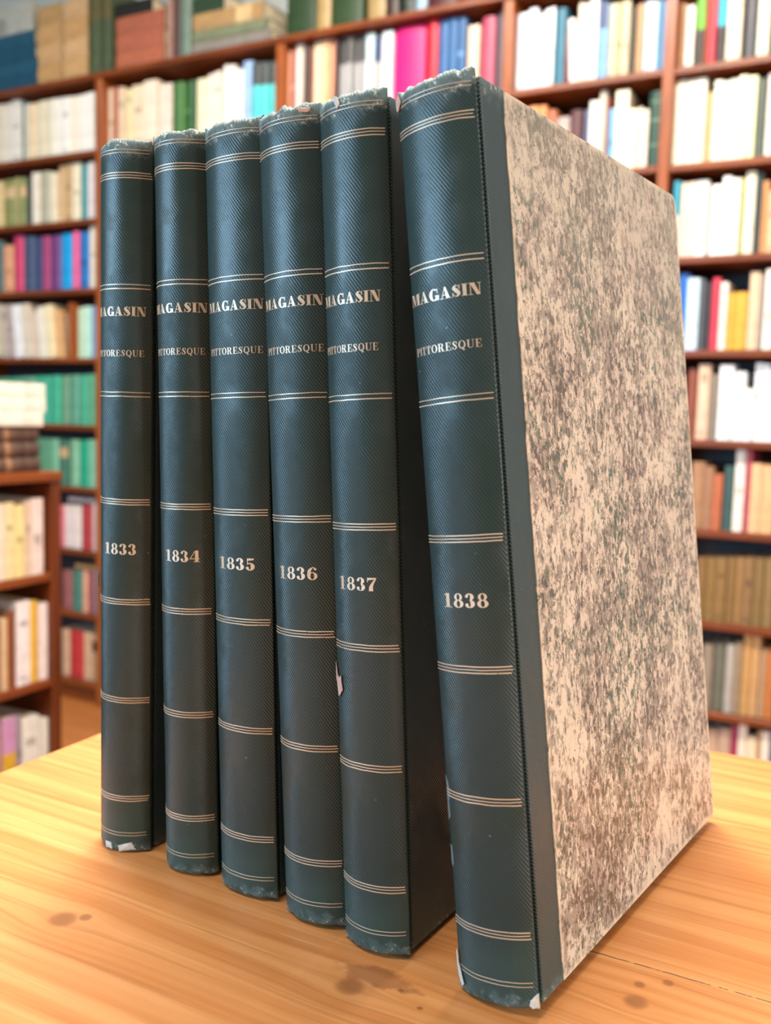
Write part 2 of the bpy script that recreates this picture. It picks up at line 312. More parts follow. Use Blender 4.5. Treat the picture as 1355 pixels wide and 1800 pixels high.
# ---- measured in metres: shelf heights and the visible books of each shelf (left, right, height, colour, note)
LEVELS = {'A': [2.2096, 1.9605, 1.73, 1.492, 1.2494, 1.0105, 0.7864, 0.5577, 0.3244, 0.0698], 'B': [2.2096, 1.9605, 1.73, 1.492, 1.2494, 1.0105, 0.7864, 0.5577, 0.3244, 0.0698], 'C': [2.2096, 1.9605, 1.73, 1.492, 1.2494, 1.0105, 0.7864, 0.5577, 0.3244, 0.0698], 'D': [2.2096, 1.9577, 1.7244, 1.4939, 1.2587, 1.0253, 0.8031, 0.5716, 0.3448, 0.0994], 'E': [2.2096, 1.9559, 1.7226, 1.4957, 1.2651, 1.042, 0.8151, 0.5809, 0.3503, 0.1226]}
ROWS = {
('A',1):[(-2.8751,-2.8074,0.2145,'e8dcc8'),(-2.8074,-2.7709,0.2162,'ece4d4'),(-2.7709,-2.7229,0.223,'f4ecdc'),(-2.7199,-2.7021,0.2146,'5d97a8'),(-2.6962,-2.652,0.2001,'f0dcb8'),(-2.652,-2.617,0.2011,'f2dfba'),(-2.617,-2.5795,0.2006,'f4e8c8'),(-2.5709,-2.5339,0.2007,'faf2dc'),(-2.5339,-2.5028,0.2004,'fdf6e8'),(-2.5028,-2.4693,0.1982,'fdf8ee'),(-2.4693,-2.4415,0.1982,'f8ecd8'),(-2.4415,-2.4195,0.1989,'faf0e0'),(-2.4195,-2.3839,0.1991,'fdf8ea'),(-2.3839,-2.3487,0.2003,'fdf8ea')],
('A',2):[(-2.8864,-2.8179,0.1718,'e8cf98'),(-2.8179,-2.7598,0.1745,'8f9358','lab=d9b888'),(-2.7598,-2.7416,0.1793,'a8a26a'),(-2.7416,-2.7056,0.1769,'949a62','lab=e2bd8c'),(-2.7056,-2.6639,0.1714,'3f4a38'),(-2.6639,-2.6256,0.186,'f8ecd8'),(-2.6256,-2.5733,0.1858,'b8b49a'),(-2.5733,-2.5388,0.1799,'f6e6c6'),(-2.5359,-2.5046,0.2003,'d8b080'),(-2.5046,-2.4623,0.2027,'cba878'),(-2.4623,-2.4233,0.2027,'f8eac8'),(-2.4233,-2.3902,0.1916,'3f8f94'),(-2.3902,-2.3574,0.2,'f0e2dc')],
('A',3):[(-2.8844,-2.828,0.1939,'5a6e68'),(-2.8249,-2.7724,0.176,'f0ac84'),(-2.7693,-2.7176,0.2079,'d8436c'),(-2.7146,-2.6547,0.2003,'4a5674'),(-2.6517,-2.6221,0.1974,'3c4878'),(-2.6221,-2.5811,0.1973,'a8406c'),(-2.5811,-2.5261,0.1984,'74427c'),(-2.5261,-2.4663,0.2008,'12a2e0'),(-2.4607,-2.427,0.2035,'ea5c8c'),(-2.4242,-2.3771,0.1988,'2272b8'),(-2.3716,-2.3332,0.2173,'f6e6cc')],
('A',4):[(-2.8952,-2.832,0.2009,'d8cca8','lean'),(-2.832,-2.7945,0.1974,'cdbcae','lean'),(-2.7945,-2.7636,0.1986,'b8a49c','lean'),(-2.7605,-2.7146,0.1953,'fbf8f4','lean'),(-2.7116,-2.6723,0.1982,'e8d9c2','lean'),(-2.6693,-2.6423,0.1662,'e2d0bc','lean'),(-2.6394,-2.5949,0.1859,'fdf4de','lean'),(-2.5949,-2.5539,0.1909,'fbe8ba','lean'),(-2.551,-2.5191,0.1736,'dca468','lean'),(-2.5163,-2.479,0.1564,'a8855c','lean'),(-2.4392,-2.4111,0.1788,'d0e4bc'),(-2.4055,-2.3638,0.1817,'c4ecd4'),(-2.361,-2.35,0.179,'5a8cc0'),(-2.35,-2.3253,0.1824,'eef0fa')],
('A',5):[(-2.8811,-2.7925,0.1664,'4f9f7c'),(-2.7925,-2.7304,0.1691,'58a885'),(-2.7304,-2.6573,0.1717,'6aa588'),(-2.6573,-2.5737,0.1744,'44b08c'),(-2.5737,-2.5268,0.1769,'3fae88'),(-2.5268,-2.4805,0.1772,'7aa480'),(-2.4805,-2.4291,0.1796,'5f9c7e'),(-2.4291,-2.3952,0.1799,'48b48c'),(-2.3952,-2.356,0.1821,'62a67c'),(-2.356,-2.3173,0.1844,'22b98a')],
('A',6):[(-2.6658,-2.5815,0.1695,'5f9a78'),(-2.5815,-2.5342,0.1678,'7bb890'),(-2.5313,-2.4875,0.1655,'41715a','lab=c8a070'),(-2.4846,-2.4357,0.1695,'86b992'),(-2.4328,-2.3902,0.1693,'0ca078'),(-2.3902,-2.3509,0.1729,'7abf98'),(-2.3481,-2.323,0.1723,'e2dcc4')],
('A',7):[(-2.533,-2.5123,0.1542,'d87078'),(-2.5123,-2.4685,0.1565,'f0dcd4'),(-2.4685,-2.4194,0.1577,'f4e0d4'),(-2.4166,-2.3597,0.1638,'b83c40'),(-2.3569,-2.3177,0.1716,'f0d8cc'),('flat',-2.494,-2.3511,0.1685,0.1962,'e0ccc4')],
('A',8):[(-2.5259,-2.4669,0.1453,'a0605c'),(-2.4669,-2.4175,0.151,'4c8070'),(-2.4175,-2.3916,0.1528,'e0a888'),(-2.3888,-2.3659,0.1556,'a84c58'),(-2.3631,-2.3179,0.1595,'8cb8c4'),('flat',-2.4604,-2.3178,0.166,0.1872,'d0a068')],
('A',9):[(-2.5334,-2.4858,0.1765,'d8ac88'),(-2.4858,-2.4154,0.1781,'c83838'),(-2.4154,-2.375,0.1791,'e0b48c'),(-2.375,-2.3181,0.1794,'d4ac84','lab=1c1a18')],
('B',1):[(-2.3112,-2.2635,0.2033,'f4dec0'),(-2.2635,-2.2504,0.2031,'b06848'),(-2.2478,-2.2191,0.2019,'ecd0b0'),(-2.2139,-2.1829,0.1918,'f0e0a8'),(-2.1829,-2.1294,0.1992,'f4dcb8'),(-2.1243,-2.0666,0.204,'f6e2c8'),(-2.0617,-2.005,0.1848,'f4dcc8'),(-2.0026,-1.9783,0.1828,'3a6a34'),(-1.9783,-1.9541,0.1814,'4a7c3c'),(-1.9541,-1.9325,0.1801,'41743a'),(-1.9325,-1.9087,0.1789,'2f5a34'),(-1.9016,-1.8569,0.1822,'f8eec4'),(-1.8569,-1.8243,0.1911,'f6e6d4'),(-1.8243,-1.7967,0.1922,'f6e4d0'),(-1.7921,-1.767,0.2089,'f8f0e4'),(-1.767,-1.7466,0.2074,'fbf6ec'),(-1.7466,-1.7151,0.1899,'fdf8f0'),(-1.7128,-1.6794,0.2092,'a4c4ec'),(-1.6772,-1.6486,0.1976,'48ccc8','top=3c3c3c'),(-1.6486,-1.6202,0.1953,'50d0cc','top=444444'),(-1.6202,-1.592,0.193,'48c8c8','top=3a3a3a')],
('C',1):[(-1.5631,-1.5419,0.2152,'f8c898'),(-1.5419,-1.5125,0.2181,'a04848'),(-1.5104,-1.4854,0.237,'f8e4d0'),(-1.4833,-1.4647,0.2235,'4a342c'),(-1.4627,-1.4483,0.224,'7c3a2c'),(-1.4483,-1.4197,0.2257,'f8dcb4'),(-1.4197,-1.3975,0.2268,'f8c898'),(-1.3975,-1.3754,0.2267,'e8a47c'),(-1.3734,-1.3634,0.2304,'4a1c18'),(-1.3614,-1.3395,0.2277,'a8a6a4','top=3c3c3c'),(-1.3375,-1.3159,0.2273,'aaa8a6','top=404040'),(-1.3139,-1.2924,0.2269,'a8a6a4','top=3a3a3c'),(-1.2904,-1.2691,0.2265,'a6a4a4','top=3c3c40'),(-1.2652,-1.2383,0.2221,'d8eef0'),(-1.2345,-1.2154,0.2084,'c0b8b4','top=28406c'),(-1.2116,-1.1776,0.2196,'e8f0fa'),(-1.1739,-1.0761,0.2227,'ec1c78'),(-1.0707,-1.0347,0.2298,'d81c34'),(-1.0312,-1.0027,0.2225,'2c649c'),(-1.0027,-0.9745,0.2225,'2a6298'),(-0.9745,-0.9484,0.2212,'2c5f94'),(-0.9397,-0.907,0.1924,'ecd0b4'),(-0.9036,-0.8629,0.2115,'b84c68'),(-0.8612,-0.8377,0.2208,'4c3c48')],
('D',1):[(-0.8056,-0.7875,0.2071,'e4eefa'),(-0.7875,-0.7663,0.2053,'eef4fb'),(-0.7663,-0.7421,0.2147,'f0f2fa'),(-0.7388,-0.7196,0.196,'f4f2f8'),(-0.7196,-0.7037,0.2047,'f2f4f8','lab=9aa4b4'),(-0.7037,-0.691,0.2038,'eef2f4'),(-0.6894,-0.6611,0.2001,'287088'),(-0.6596,-0.6549,0.1323,'983830'),(-0.6517,-0.6316,0.1701,'f8ece4','lean3'),(-0.6316,-0.6131,0.2027,'f0e4cc'),(-0.6131,-0.5977,0.2013,'eee2c8'),(-0.5947,-0.5734,0.2061,'eef4f8'),(-0.5719,-0.5523,0.1996,'7cb0dc','top=485c88'),(-0.5508,-0.5403,0.1883,'9aa8ac'),(-0.5403,-0.5269,0.1891,'c4c0a0'),(-0.5269,-0.5135,0.1882,'b8ac80'),(-0.512,-0.4928,0.1894,'dcc49c'),(-0.4899,-0.4782,0.1724,'4a4a3c'),(-0.4738,-0.4564,0.1748,'c89870'),(-0.4549,-0.4333,0.1795,'dce6f0'),(-0.4333,-0.4218,0.1767,'d0e0e4'),(-0.4204,-0.4118,0.1747,'4a8ca8'),(-0.4118,-0.3962,0.1713,'5c86b4')],
('D',2):[(-0.7598,-0.7273,0.1931,'e09860'),(-0.7273,-0.7064,0.1928,'e8955c'),(-0.7048,-0.6777,0.1779,'b86848'),(-0.6761,-0.6383,0.1548,'b4a49c'),(-0.6368,-0.6041,0.1665,'5f3a3c'),(-0.6011,-0.5887,0.1663,'5c6484'),(-0.5872,-0.5597,0.1868,'f0ece0'),(-0.5582,-0.5416,0.2082,'c8bcac'),(-0.5401,-0.5325,0.1893,'903c24'),(-0.5355,-0.516,0.1594,'6cb0dc'),(-0.516,-0.4819,0.2016,'f4e8c8'),(-0.4834,-0.4598,0.1515,'f8ecd0'),(-0.4598,-0.4482,0.1564,'f0dcc0'),(-0.4482,-0.4322,0.1491,'f4e0cc'),(-0.4322,-0.3934,0.1905,'24483c','bands')],
('E',1):[(-0.3676,-0.3537,0.1613,'c4946c'),(-0.3509,-0.3302,0.1524,'f4e8dc'),(-0.3274,-0.3055,0.1699,'6eb83c','bot=3c342c'),(-0.3041,-0.2973,0.1672,'b05c40'),(-0.2959,-0.2783,0.1676,'e04050'),(-0.2756,-0.2554,0.1665,'2cb4cc','bot=3a2c2c'),(-0.2528,-0.2328,0.1679,'f0e0c4'),(-0.2328,-0.2169,0.1648,'ecdcc0'),(-0.2143,-0.1816,0.1653,'4c4c50'),(-0.1803,-0.1544,0.1652,'f4f2d4'),(-0.1518,-0.1288,0.1604,'5c6448')],
('E',2):[(-0.3681,-0.34,0.2093,'f8f2dc'),(-0.3372,-0.3136,0.2069,'faf4dc'),(-0.3136,-0.2916,0.2079,'faf6dc'),(-0.2902,-0.2711,0.171,'c8a878'),(-0.2711,-0.2535,0.1957,'faf6e0'),(-0.2535,-0.2374,0.1921,'f8f4dc'),(-0.2374,-0.2147,0.1976,'fcfae8'),(-0.2147,-0.1935,0.1987,'f8f6d0'),(-0.1935,-0.1725,0.1971,'f4f4c0'),(-0.1699,-0.1517,0.1875,'5c6458'),(-0.1491,-0.1285,0.199,'f0e4d8')],
('E',3):[(-0.3567,-0.3397,0.1901,'3f9cb0','bot=f8ecd4'),(-0.3368,-0.3256,0.1859,'f4dcc8'),(-0.3242,-0.3158,0.1863,'f6e0cc'),(-0.3144,-0.3032,0.1867,'f2dcc8'),(-0.3018,-0.2728,0.189,'fcfaf4'),(-0.2646,-0.2373,0.1749,'fdfbf2'),(-0.2373,-0.217,0.192,'fefcf4'),(-0.217,-0.1956,0.1847,'fcfaec'),(-0.1943,-0.185,0.186,'b8bc74'),(-0.1836,-0.1612,0.1993,'f4ecd0'),(-0.1599,-0.1454,0.1962,'3c4848'),(-0.1441,-0.1285,0.1732,'d09058'),(-0.1337,-0.1117,0.1492,'f0bc8c')],
('E',4):[(-0.3341,-0.3073,0.1931,'2a6cbc'),(-0.3087,-0.2779,0.1792,'d0e8f8'),(-0.2765,-0.2682,0.1784,'6c7478'),(-0.2668,-0.2503,0.1694,'3c3438'),(-0.2489,-0.2297,0.1798,'e04054'),(-0.227,-0.2094,0.1665,'f8e8d8'),(-0.208,-0.1905,0.1408,'e0a83c'),(-0.1905,-0.1611,0.1414,'e4ac3c'),(-0.1598,-0.136,0.1898,'e8c4a0'),(-0.1347,-0.1256,0.1808,'a09490'),(-0.1229,-0.0982,0.1936,'faf0dc')],
('E',5):[(-0.2954,-0.2701,0.1781,'8c4c34'),(-0.2673,-0.2395,0.1881,'ecc4a4'),(-0.2382,-0.2189,0.1641,'8c8070'),(-0.2161,-0.1835,0.1868,'fdfbf8'),(-0.1835,-0.1553,0.1715,'fefefc'),(-0.1539,-0.134,0.1284,'fefefe'),(-0.134,-0.1168,0.1925,'fefefc'),(-0.1168,-0.0998,0.1897,'fefefc'),(-0.0998,-0.0816,0.1733,'fdfcfa')],
('E',6):[(-0.2706,-0.2384,0.1696,'b08460'),(-0.2384,-0.2162,0.1595,'a87c5c'),(-0.2162,-0.1928,0.142,'c06c48'),(-0.1914,-0.1655,0.1634,'405c58'),(-0.1655,-0.1413,0.2129,'f8f0e0'),(-0.1399,-0.1266,0.2095,'b04050'),(-0.1279,-0.1014,0.1724,'f0bc8c'),(-0.1014,-0.0699,0.1696,'f0b884')],
('E',7):[(-0.2443,-0.219,0.1599,'8c6c40'),(-0.219,-0.194,0.1624,'90703f'),(-0.194,-0.1692,0.1649,'967444'),(-0.1692,-0.1473,0.1671,'8f6d3f'),(-0.1473,-0.1284,0.1691,'a88050'),(-0.1284,-0.1042,0.1713,'94724a'),(-0.1042,-0.0803,0.1722,'8c7044'),(-0.0803,-0.054,0.1747,'94784a')],
('E',8):[(-0.2139,-0.1886,0.1674,'9c8c78'),(-0.1873,-0.1582,0.1729,'70705f'),(-0.1568,-0.1362,0.1767,'b8b0a4'),(-0.1349,-0.1185,0.1853,'a48c70'),(-0.1172,-0.097,0.2113,'cc9c60'),(-0.097,-0.0769,0.2155,'d0a06a'),(-0.0755,-0.0609,0.1763,'b89470'),(-0.0609,-0.0372,0.1762,'c8783c')],
('E',9):[(-0.1935,-0.1627,0.1724,'cca88c'),(-0.1627,-0.1337,0.181,'c8a890'),(-0.1337,-0.1172,0.1941,'a83858'),(-0.1159,-0.0955,0.2007,'f8e4cc'),(-0.0941,-0.0699,0.1728,'f4dcb8'),(-0.0686,-0.0605,0.1937,'c8a060'),(-0.0592,-0.0406,0.1936,'f4e4d0'),(-0.0393,-0.0222,0.1972,'6c7484')],
}
# ------------------------------------------------------------------ the setting
WY = R(-1.6585)
WP = Vector((0.0, 2.19602, 0.0))               # foot of the wall bookcase's front plane
SA = Vector((math.cos(WY), math.sin(WY), 0)); NA = Vector((-math.sin(WY), math.cos(WY), 0))
def wpt(s, d, z): return WP + SA * s + NA * d + Vector((0, 0, z))
tag(boxobj('floor', (-4.5, 3.0, -3.5, 3.0, -0.05, 0.0), M_FLOOR), kind='structure')
wb = boxobj('wall_back', (-4.2, 2.2, 0.262, 0.36, 0, 3.4), M_WALL); wb.location = WP; wb.rotation_euler = (0, 0, WY)
tag(wb, kind='structure')

# ------------------------------------------------------------------ pine table
tb = empty('pine_table', (-0.260, 0.287, 0), (0, 0, 0), 'varnished honey coloured pine table carrying the six old green volumes', 'table')
def off(o, v): o.location = v; return o
top = boxobj('tabletop', (-0.260, 1.05, -0.80, 0.287, TZ - 0.032, TZ), M_TABLE, tb, 0.003, 2)
off(top, (0.260, -0.287, 0))
for (x, y) in ((-0.20, 0.22), (0.94, 0.22), (-0.20, -0.74), (0.94, -0.74)):
    off(boxobj('leg', (x - 0.03, x + 0.03, y - 0.03, y + 0.03, 0.0, TZ - 0.032), M_TABLE, tb, 0.004), (0.260, -0.287, 0))
for e in ((-0.17, 0.91, 0.21, 0.232), (-0.17, 0.91, -0.752, -0.73)):
    off(boxobj('apron', (*e, TZ - 0.13, TZ - 0.032), M_TABLE, tb), (0.260, -0.287, 0))
for e in ((-0.212, -0.19, -0.71, 0.19), (0.93, 0.952, -0.71, 0.19)):
    off(boxobj('apron', (*e, TZ - 0.13, TZ - 0.032), M_TABLE, tb), (0.260, -0.287, 0))

# ------------------------------------------------------------------ the six bound volumes
# lettering: fat-face serif capitals and figures built from strips, cap height 1
def rc(x0, y0, x1, y1): return [(x0, y0), (x1, y0), (x1, y1), (x0, y1)]
def ring(cx, cy, rx, ry, wx, wy, a0, a1, n=28):
    P = []
    for i in range(n):
        t0 = R(a0 + (a1 - a0) * i / n); t1 = R(a0 + (a1 - a0) * (i + 1) / n)
        P.append([(cx + rx * math.cos(t0), cy + ry * math.sin(t0)), (cx + rx * math.cos(t1), cy + ry * math.sin(t1)),
                  (cx + (rx - wx) * math.cos(t1), cy + (ry - wy) * math.sin(t1)), (cx + (rx - wx) * math.cos(t0), cy + (ry - wy) * math.sin(t0))])
    return P
def stroke(pts, ws, n=8):
    # Catmull-Rom through the points, width across the path
    Q = []; W = []
    P = [pts[0]] + pts + [pts[-1]]; V = [ws[0]] + ws + [ws[-1]]
    for i in range(1, len(P) - 2):
        for j in range(n):
            t = j / n; a, b, c, d = P[i - 1], P[i], P[i + 1], P[i + 2]
            Q.append(tuple(0.5 * (2 * b[k] + (c[k] - a[k]) * t + (2 * a[k] - 5 * b[k] + 4 * c[k] - d[k]) * t * t + (3 * b[k] - a[k] - 3 * c[k] + d[k]) * t ** 3) for k in (0, 1)))
            W.append(V[i] + (V[i + 1] - V[i]) * t)
    Q.append(pts[-1]); W.append(ws[-1])
    L = []
    for i in range(len(Q)):
        a = Q[max(i - 1, 0)]; b = Q[min(i + 1, len(Q) - 1)]
        dx, dy = b[0] - a[0], b[1] - a[1]; l = math.hypot(dx, dy) or 1
        L.append(((Q[i][0] - dy / l * W[i] / 2, Q[i][1] + dx / l * W[i] / 2), (Q[i][0] + dy / l * W[i] / 2, Q[i][1] - dx / l * W[i] / 2)))
    return [[L[i][0], L[i + 1][0], L[i + 1][1], L[i][1]] for i in range(len(L) - 1)]
def glyph(ch, w):
    t = 0.06; s = 0.05
    if ch == 'M': return [rc(.10, 0, .10 + t, 1), rc(0, 0, .28, s), rc(0, 1 - s, .34, 1), [(.10, 1), (.10 + w * 1.1, 1), (.64, 0), (.54, 0)],
                          [(.54, 0), (.60, 0), (.98, 1), (.90, 1)], rc(1.0 - w * .15, 0, 1.0 + w * .85, 1), rc(.84, 0, 1.14 + w * .6, s), rc(.90, 1 - s, 1.14 + w * .6, 1)], 1.16 + w * .6
    if ch == 'A': return [[(.12, 0), (.18, 0), (.50, 1), (.44, 1)], [(.40, 1), (.54, 1), (.92, 0), (.92 - w * 1.15, 0)], rc(.24, .28, .70, .34), rc(0, 0, .32, s), rc(.50, 0, 1.02, s)], 1.04
    if ch == 'G': return ring(.48, .5, .46, .51, w, t, 48, 318) + [rc(.66, .02, .66 + w, .42), rc(.54, .38, .98, .43), [(.78, .62), (.84, .62), (.84, 1), (.79, 1)]], 1.0
    if ch == 'S': return stroke([(.62, .78), (.38, .965), (.17, .76), (.38, .52), (.58, .25), (.34, .035), (.07, .26)], [.04, .06, w * .9, w * 1.15, w * .9, .06, .04]) + [rc(.60, .64, .66, .99), rc(.04, .01, .10, .36)], .74
    if ch == 'I': return [rc(.10, 0, .10 + w, 1), rc(0, 0, .20 + w, s), rc(0, 1 - s, .20 + w, 1)], .20 + w
    if ch == 'N': return [rc(.12, 0, .12 + t, 1), rc(0, 0, .32, s), rc(0, 1 - s, .30, 1), [(.10, 1), (.12 + w * 1.15, 1), (.90, 0), (.90 - w * .9, 0)], rc(.84, 0, .90, 1), rc(.70, 1 - s, 1.02, 1)], 1.04
    if ch == 'P': return [rc(.10, 0, .10 + w, 1), rc(0, 0, .22 + w, s), rc(0, 1 - s, .4, 1), rc(.1 + w, .44, .45, .49)] + ring(.42, .72, .36, .28, w * .95, .05, -90, 90), .80
    if ch == 'T': return [rc(.38 - w / 2, 0, .38 + w / 2, 1), rc(.24 - w / 2, 0, .52 + w / 2, s), rc(.0, 1 - s, .76, 1), [(.0, 1), (.07, 1), (.04, .68), (.0, .68)], [(.69, 1), (.76, 1), (.76, .68), (.72, .68)]], .78
    if ch == 'O': return ring(.46, .5, .45, .51, w, .05, 0, 360), .92
    if ch == 'Q': return ring(.46, .5, .45, .51, w, .05, 0, 360) + stroke([(.36, .10), (.52, .14), (.62, -.12), (.84, -.14)], [.05, .12, .16, .04]), .94
    if ch == 'R': return [rc(.10, 0, .10 + w, 1), rc(0, 0, .22 + w, s), rc(0, 1 - s, .4, 1), rc(.1 + w, .48, .45, .53), [(.44, .5), (.44 + w, .5), (.64 + w, 0.0), (.62, 0.0)], rc(.62, 0, .98, s)] + ring(.42, .75, .34, .25, w * .95, .05, -90, 90), .98
    if ch == 'E': return [rc(.10, 0, .10 + w, 1), rc(0, 0, .74, s), rc(0, 1 - s, .70, 1), rc(.1 + w, .48, .52, .53), rc(.50, .36, .54, .66), [(.70, 0), (.76, 0), (.76, .36), (.72, .36)], [(.66, 1), (.72, 1), (.72, .70), (.68, .70)]], .80
    if ch == 'U': return [rc(.10, .25, .10 + w, 1), rc(0, 1 - s, .20 + w, 1), rc(.74, .25, .80, 1), rc(.62, 1 - s, .92, 1)] + ring(.45, .27, .35, .28, w * .9, .06, 180, 290) + ring(.45, .27, .35, .28, .06, .06, 290, 360), .94
    if ch == '1': return [rc(.20, 0, .20 + w, 1), rc(.04, 0, .36 + w, s), [(.20, 1), (.20, .92), (.02, .80), (.02, .86)]], .42 + w
    if ch == '8': return ring(.36, .74, .28, .26, w * .62, .05, 0, 360) + ring(.36, .27, .35, .28, w * .85, .05, 0, 360), .74
    if ch == '3': return ring(.30, .75, .29, .25, w * .85, .05, -80, 140) + ring(.30, .27, .34, .28, w, .05, -140, 85) + ring(.12, .80, .10, .10, .10, .10, 0, 360) + ring(.11, .20, .11, .11, .11, .11, 0, 360), .68
    if ch == '4': return [rc(.42, 0, .42 + w, 1), rc(.0, .26, .80, .32), [(.0, .30), (.05, .30), (.48, 1), (.42, 1)], rc(.30, 0, .54 + w, s)], .84
    if ch == '5': return [rc(.10, .46, .15, 1), [(.10, 1), (.10, .80), (.56, .86), (.60, 1)]] + ring(.30, .31, .33, .32, w, .05, -140, 130) + ring(.11, .20, .11, .11, .11, .11, 0, 360), .68
    if ch == '6': return ring(.36, .30, .34, .31, w * .8, .05, 0, 360) + stroke([(.56, .88), (.40, .97), (.18, .74), (.13, .36)], [.10, .06, w * .8, w * .9]) + ring(.56, .84, .09, .09, .09, .09, 0, 360), .74
    if ch == '7': return [[(.04, 1), (.66, 1), (.66, .90), (.04, .80)], rc(.03, .66, .08, 1)] + stroke([(.62, .90), (.42, .58), (.30, .28), (.30, 0)], [.08, w * .6, w, w * 1.15]), .72
    return [], .4

H_BOARD = 0.3018; H_SPINE = 0.3038; W_BOARD = 0.1976
BAND_Z = [(0.2889, 3), (0.2442, 2), (0.1999, 2), (0.1546, 3), (0.1117, 3), (0.0685, 3), (0.0245, 3)]
def dent(f, z, seed): return 0.00022 * noise.noise(Vector((f * 3, z * 22, seed * 2.2))) if 0 < f < 1 else 0.0
class Spine:
    def __init__(self, T, b, seed, y0=0.0022, p=2.3):
        self.seed = seed
        self.T, self.b, self.y0, self.p = T, b, y0, p
        N = 400; self.xs = [T * i / N for i in range(N + 1)]; self.L = [0.0]
        for i in range(N):
            self.L.append(self.L[-1] + math.hypot(self.xs[i + 1] - self.xs[i], self.y(self.xs[i + 1]) - self.y(self.xs[i])))
    def y(self, x):
        u = abs(2 * x / self.T - 1); return self.y0 - self.b * (1 - min(u, 1) ** self.p)
    def x_at(self, f):                         # fraction of the arc length -> x
        f = min(max(f, 0.0), 1.0) * self.L[-1]
        lo, hi = 0, len(self.L) - 1
        while hi - lo > 1:
            m = (lo + hi) // 2
            if self.L[m] <= f: lo = m
            else: hi = m
        t = (f - self.L[lo]) / max(self.L[hi] - self.L[lo], 1e-9)
        return self.xs[lo] + t * (self.xs[hi] - self.xs[lo])
    def pt(self, f, off=0.0):
        x = self.x_at(f); e = 1e-5
        dy = (self.y(min(x + e, self.T)) - self.y(max(x - e, 0))) / (min(x + e, self.T) - max(x - e, 0))
        n = Vector((dy, -1)).normalized()
        return Vector((x + n.x * off, self.y(x) + n.y * off))

def spine_mesh(sp, seed, jag):
    bm = bmesh.new(); uvl = bm.loops.layers.uv.new('UVMap')
    NU, NV = 44, 150
    zs = [0.0]
    zs = sorted(set([H_SPINE * i / NV for i in range(NV + 1)] + [0.0006, 0.0012, 0.003, H_SPINE - 0.0006, H_SPINE - 0.0012, H_SPINE - 0.003]))
    grid = []; uvs = {}
    def rows(th):
        g = []
        for z in zs:
            row = []
            for i in range(-3, NU + 4):
                f = min(max(i / NU, 0), 1)
                p = sp.pt(f, th)
                if i < 0: k = -i; p = Vector(((0.0006, 0.0026, 0.0046)[k - 1], sp.y0 + (0.0009, 0.0022, 0.0034)[k - 1])) + (Vector((0, 0)) if th >= 0 else Vector((0.0008, 0.0002)))
                if i > NU: k = i - NU; p = Vector((sp.T - (0.0006, 0.0026, 0.0046)[k - 1], sp.y0 + (0.0009, 0.0022, 0.0034)[k - 1])) + (Vector((0, 0)) if th >= 0 else Vector((-0.0008, 0.0002)))
                zz = z
                fr = i / NU
                nz = noise.noise(Vector((fr * 9 + seed * 3.1, seed, 0.0))) + 0.6 * noise.noise(Vector((fr * 26 + seed * 1.7, 0.5, seed)))
                nb = noise.noise(Vector((fr * 8 + seed * 5.3, seed + 9, 0.0))) + 0.6 * noise.noise(Vector((fr * 24 + seed * 1.1, 3.5, seed)))
                dt = z - (H_SPINE - 0.006); db = 0.006 - z
                if dt > 0: zz += (dt / 0.006) ** 1.5 * jag * (nz - 0.35)
                if db > 0: zz -= (db / 0.006) ** 1.5 * jag * (nb - 0.2) * 0.8
                zz = max(zz, 0.0002) if db <= 0 or zz > 0 else 0.0002
                # the caps roll over towards the pages
                roll = 0.0
                if dt > 0.003: roll = ((dt - 0.003) / 0.003) ** 2 * 0.0022
                if db > 0.0035: roll = ((db - 0.0035) / 0.0025) ** 2 * 0.0012
                # dents and bulges of an old hollow back
                dn = dent(fr, z, seed)
                roll *= max(0.0, 1 - abs(2 * fr - 1) ** 4) if 0 <= fr <= 1 else 0
                v = bm.verts.new((p.x, p.y + roll + dn, zz))
                uvs[v] = (fr * sp.L[-1] if 0 <= fr <= 1 else -0.75 * zz, zz); row.append(v)
            g.append(row)
        return g
    a = rows(0.0); b = rows(-0.0011)
    nr, nc = len(a), len(a[0])
    fs = []
    for j in range(nr - 1):
        for i in range(nc - 1):
            fs.append(bm.faces.new((a[j][i], a[j][i + 1], a[j + 1][i + 1], a[j + 1][i])))
            fs.append(bm.faces.new((b[j][i + 1], b[j][i], b[j + 1][i], b[j + 1][i + 1])))
    for i in range(nc - 1):
        fs.append(bm.faces.new((a[0][i + 1], a[0][i], b[0][i], b[0][i + 1])))
        fs.append(bm.faces.new((a[-1][i], a[-1][i + 1], b[-1][i + 1], b[-1][i])))
    for j in range(nr - 1):
        fs.append(bm.faces.new((a[j][0], a[j + 1][0], b[j + 1][0], b[j][0])))
        fs.append(bm.faces.new((a[j + 1][-1], a[j][-1], b[j][-1], b[j + 1][-1])))
    for f in fs:
        for lp in f.loops: lp[uvl].uv = uvs[lp.vert]
    return bm

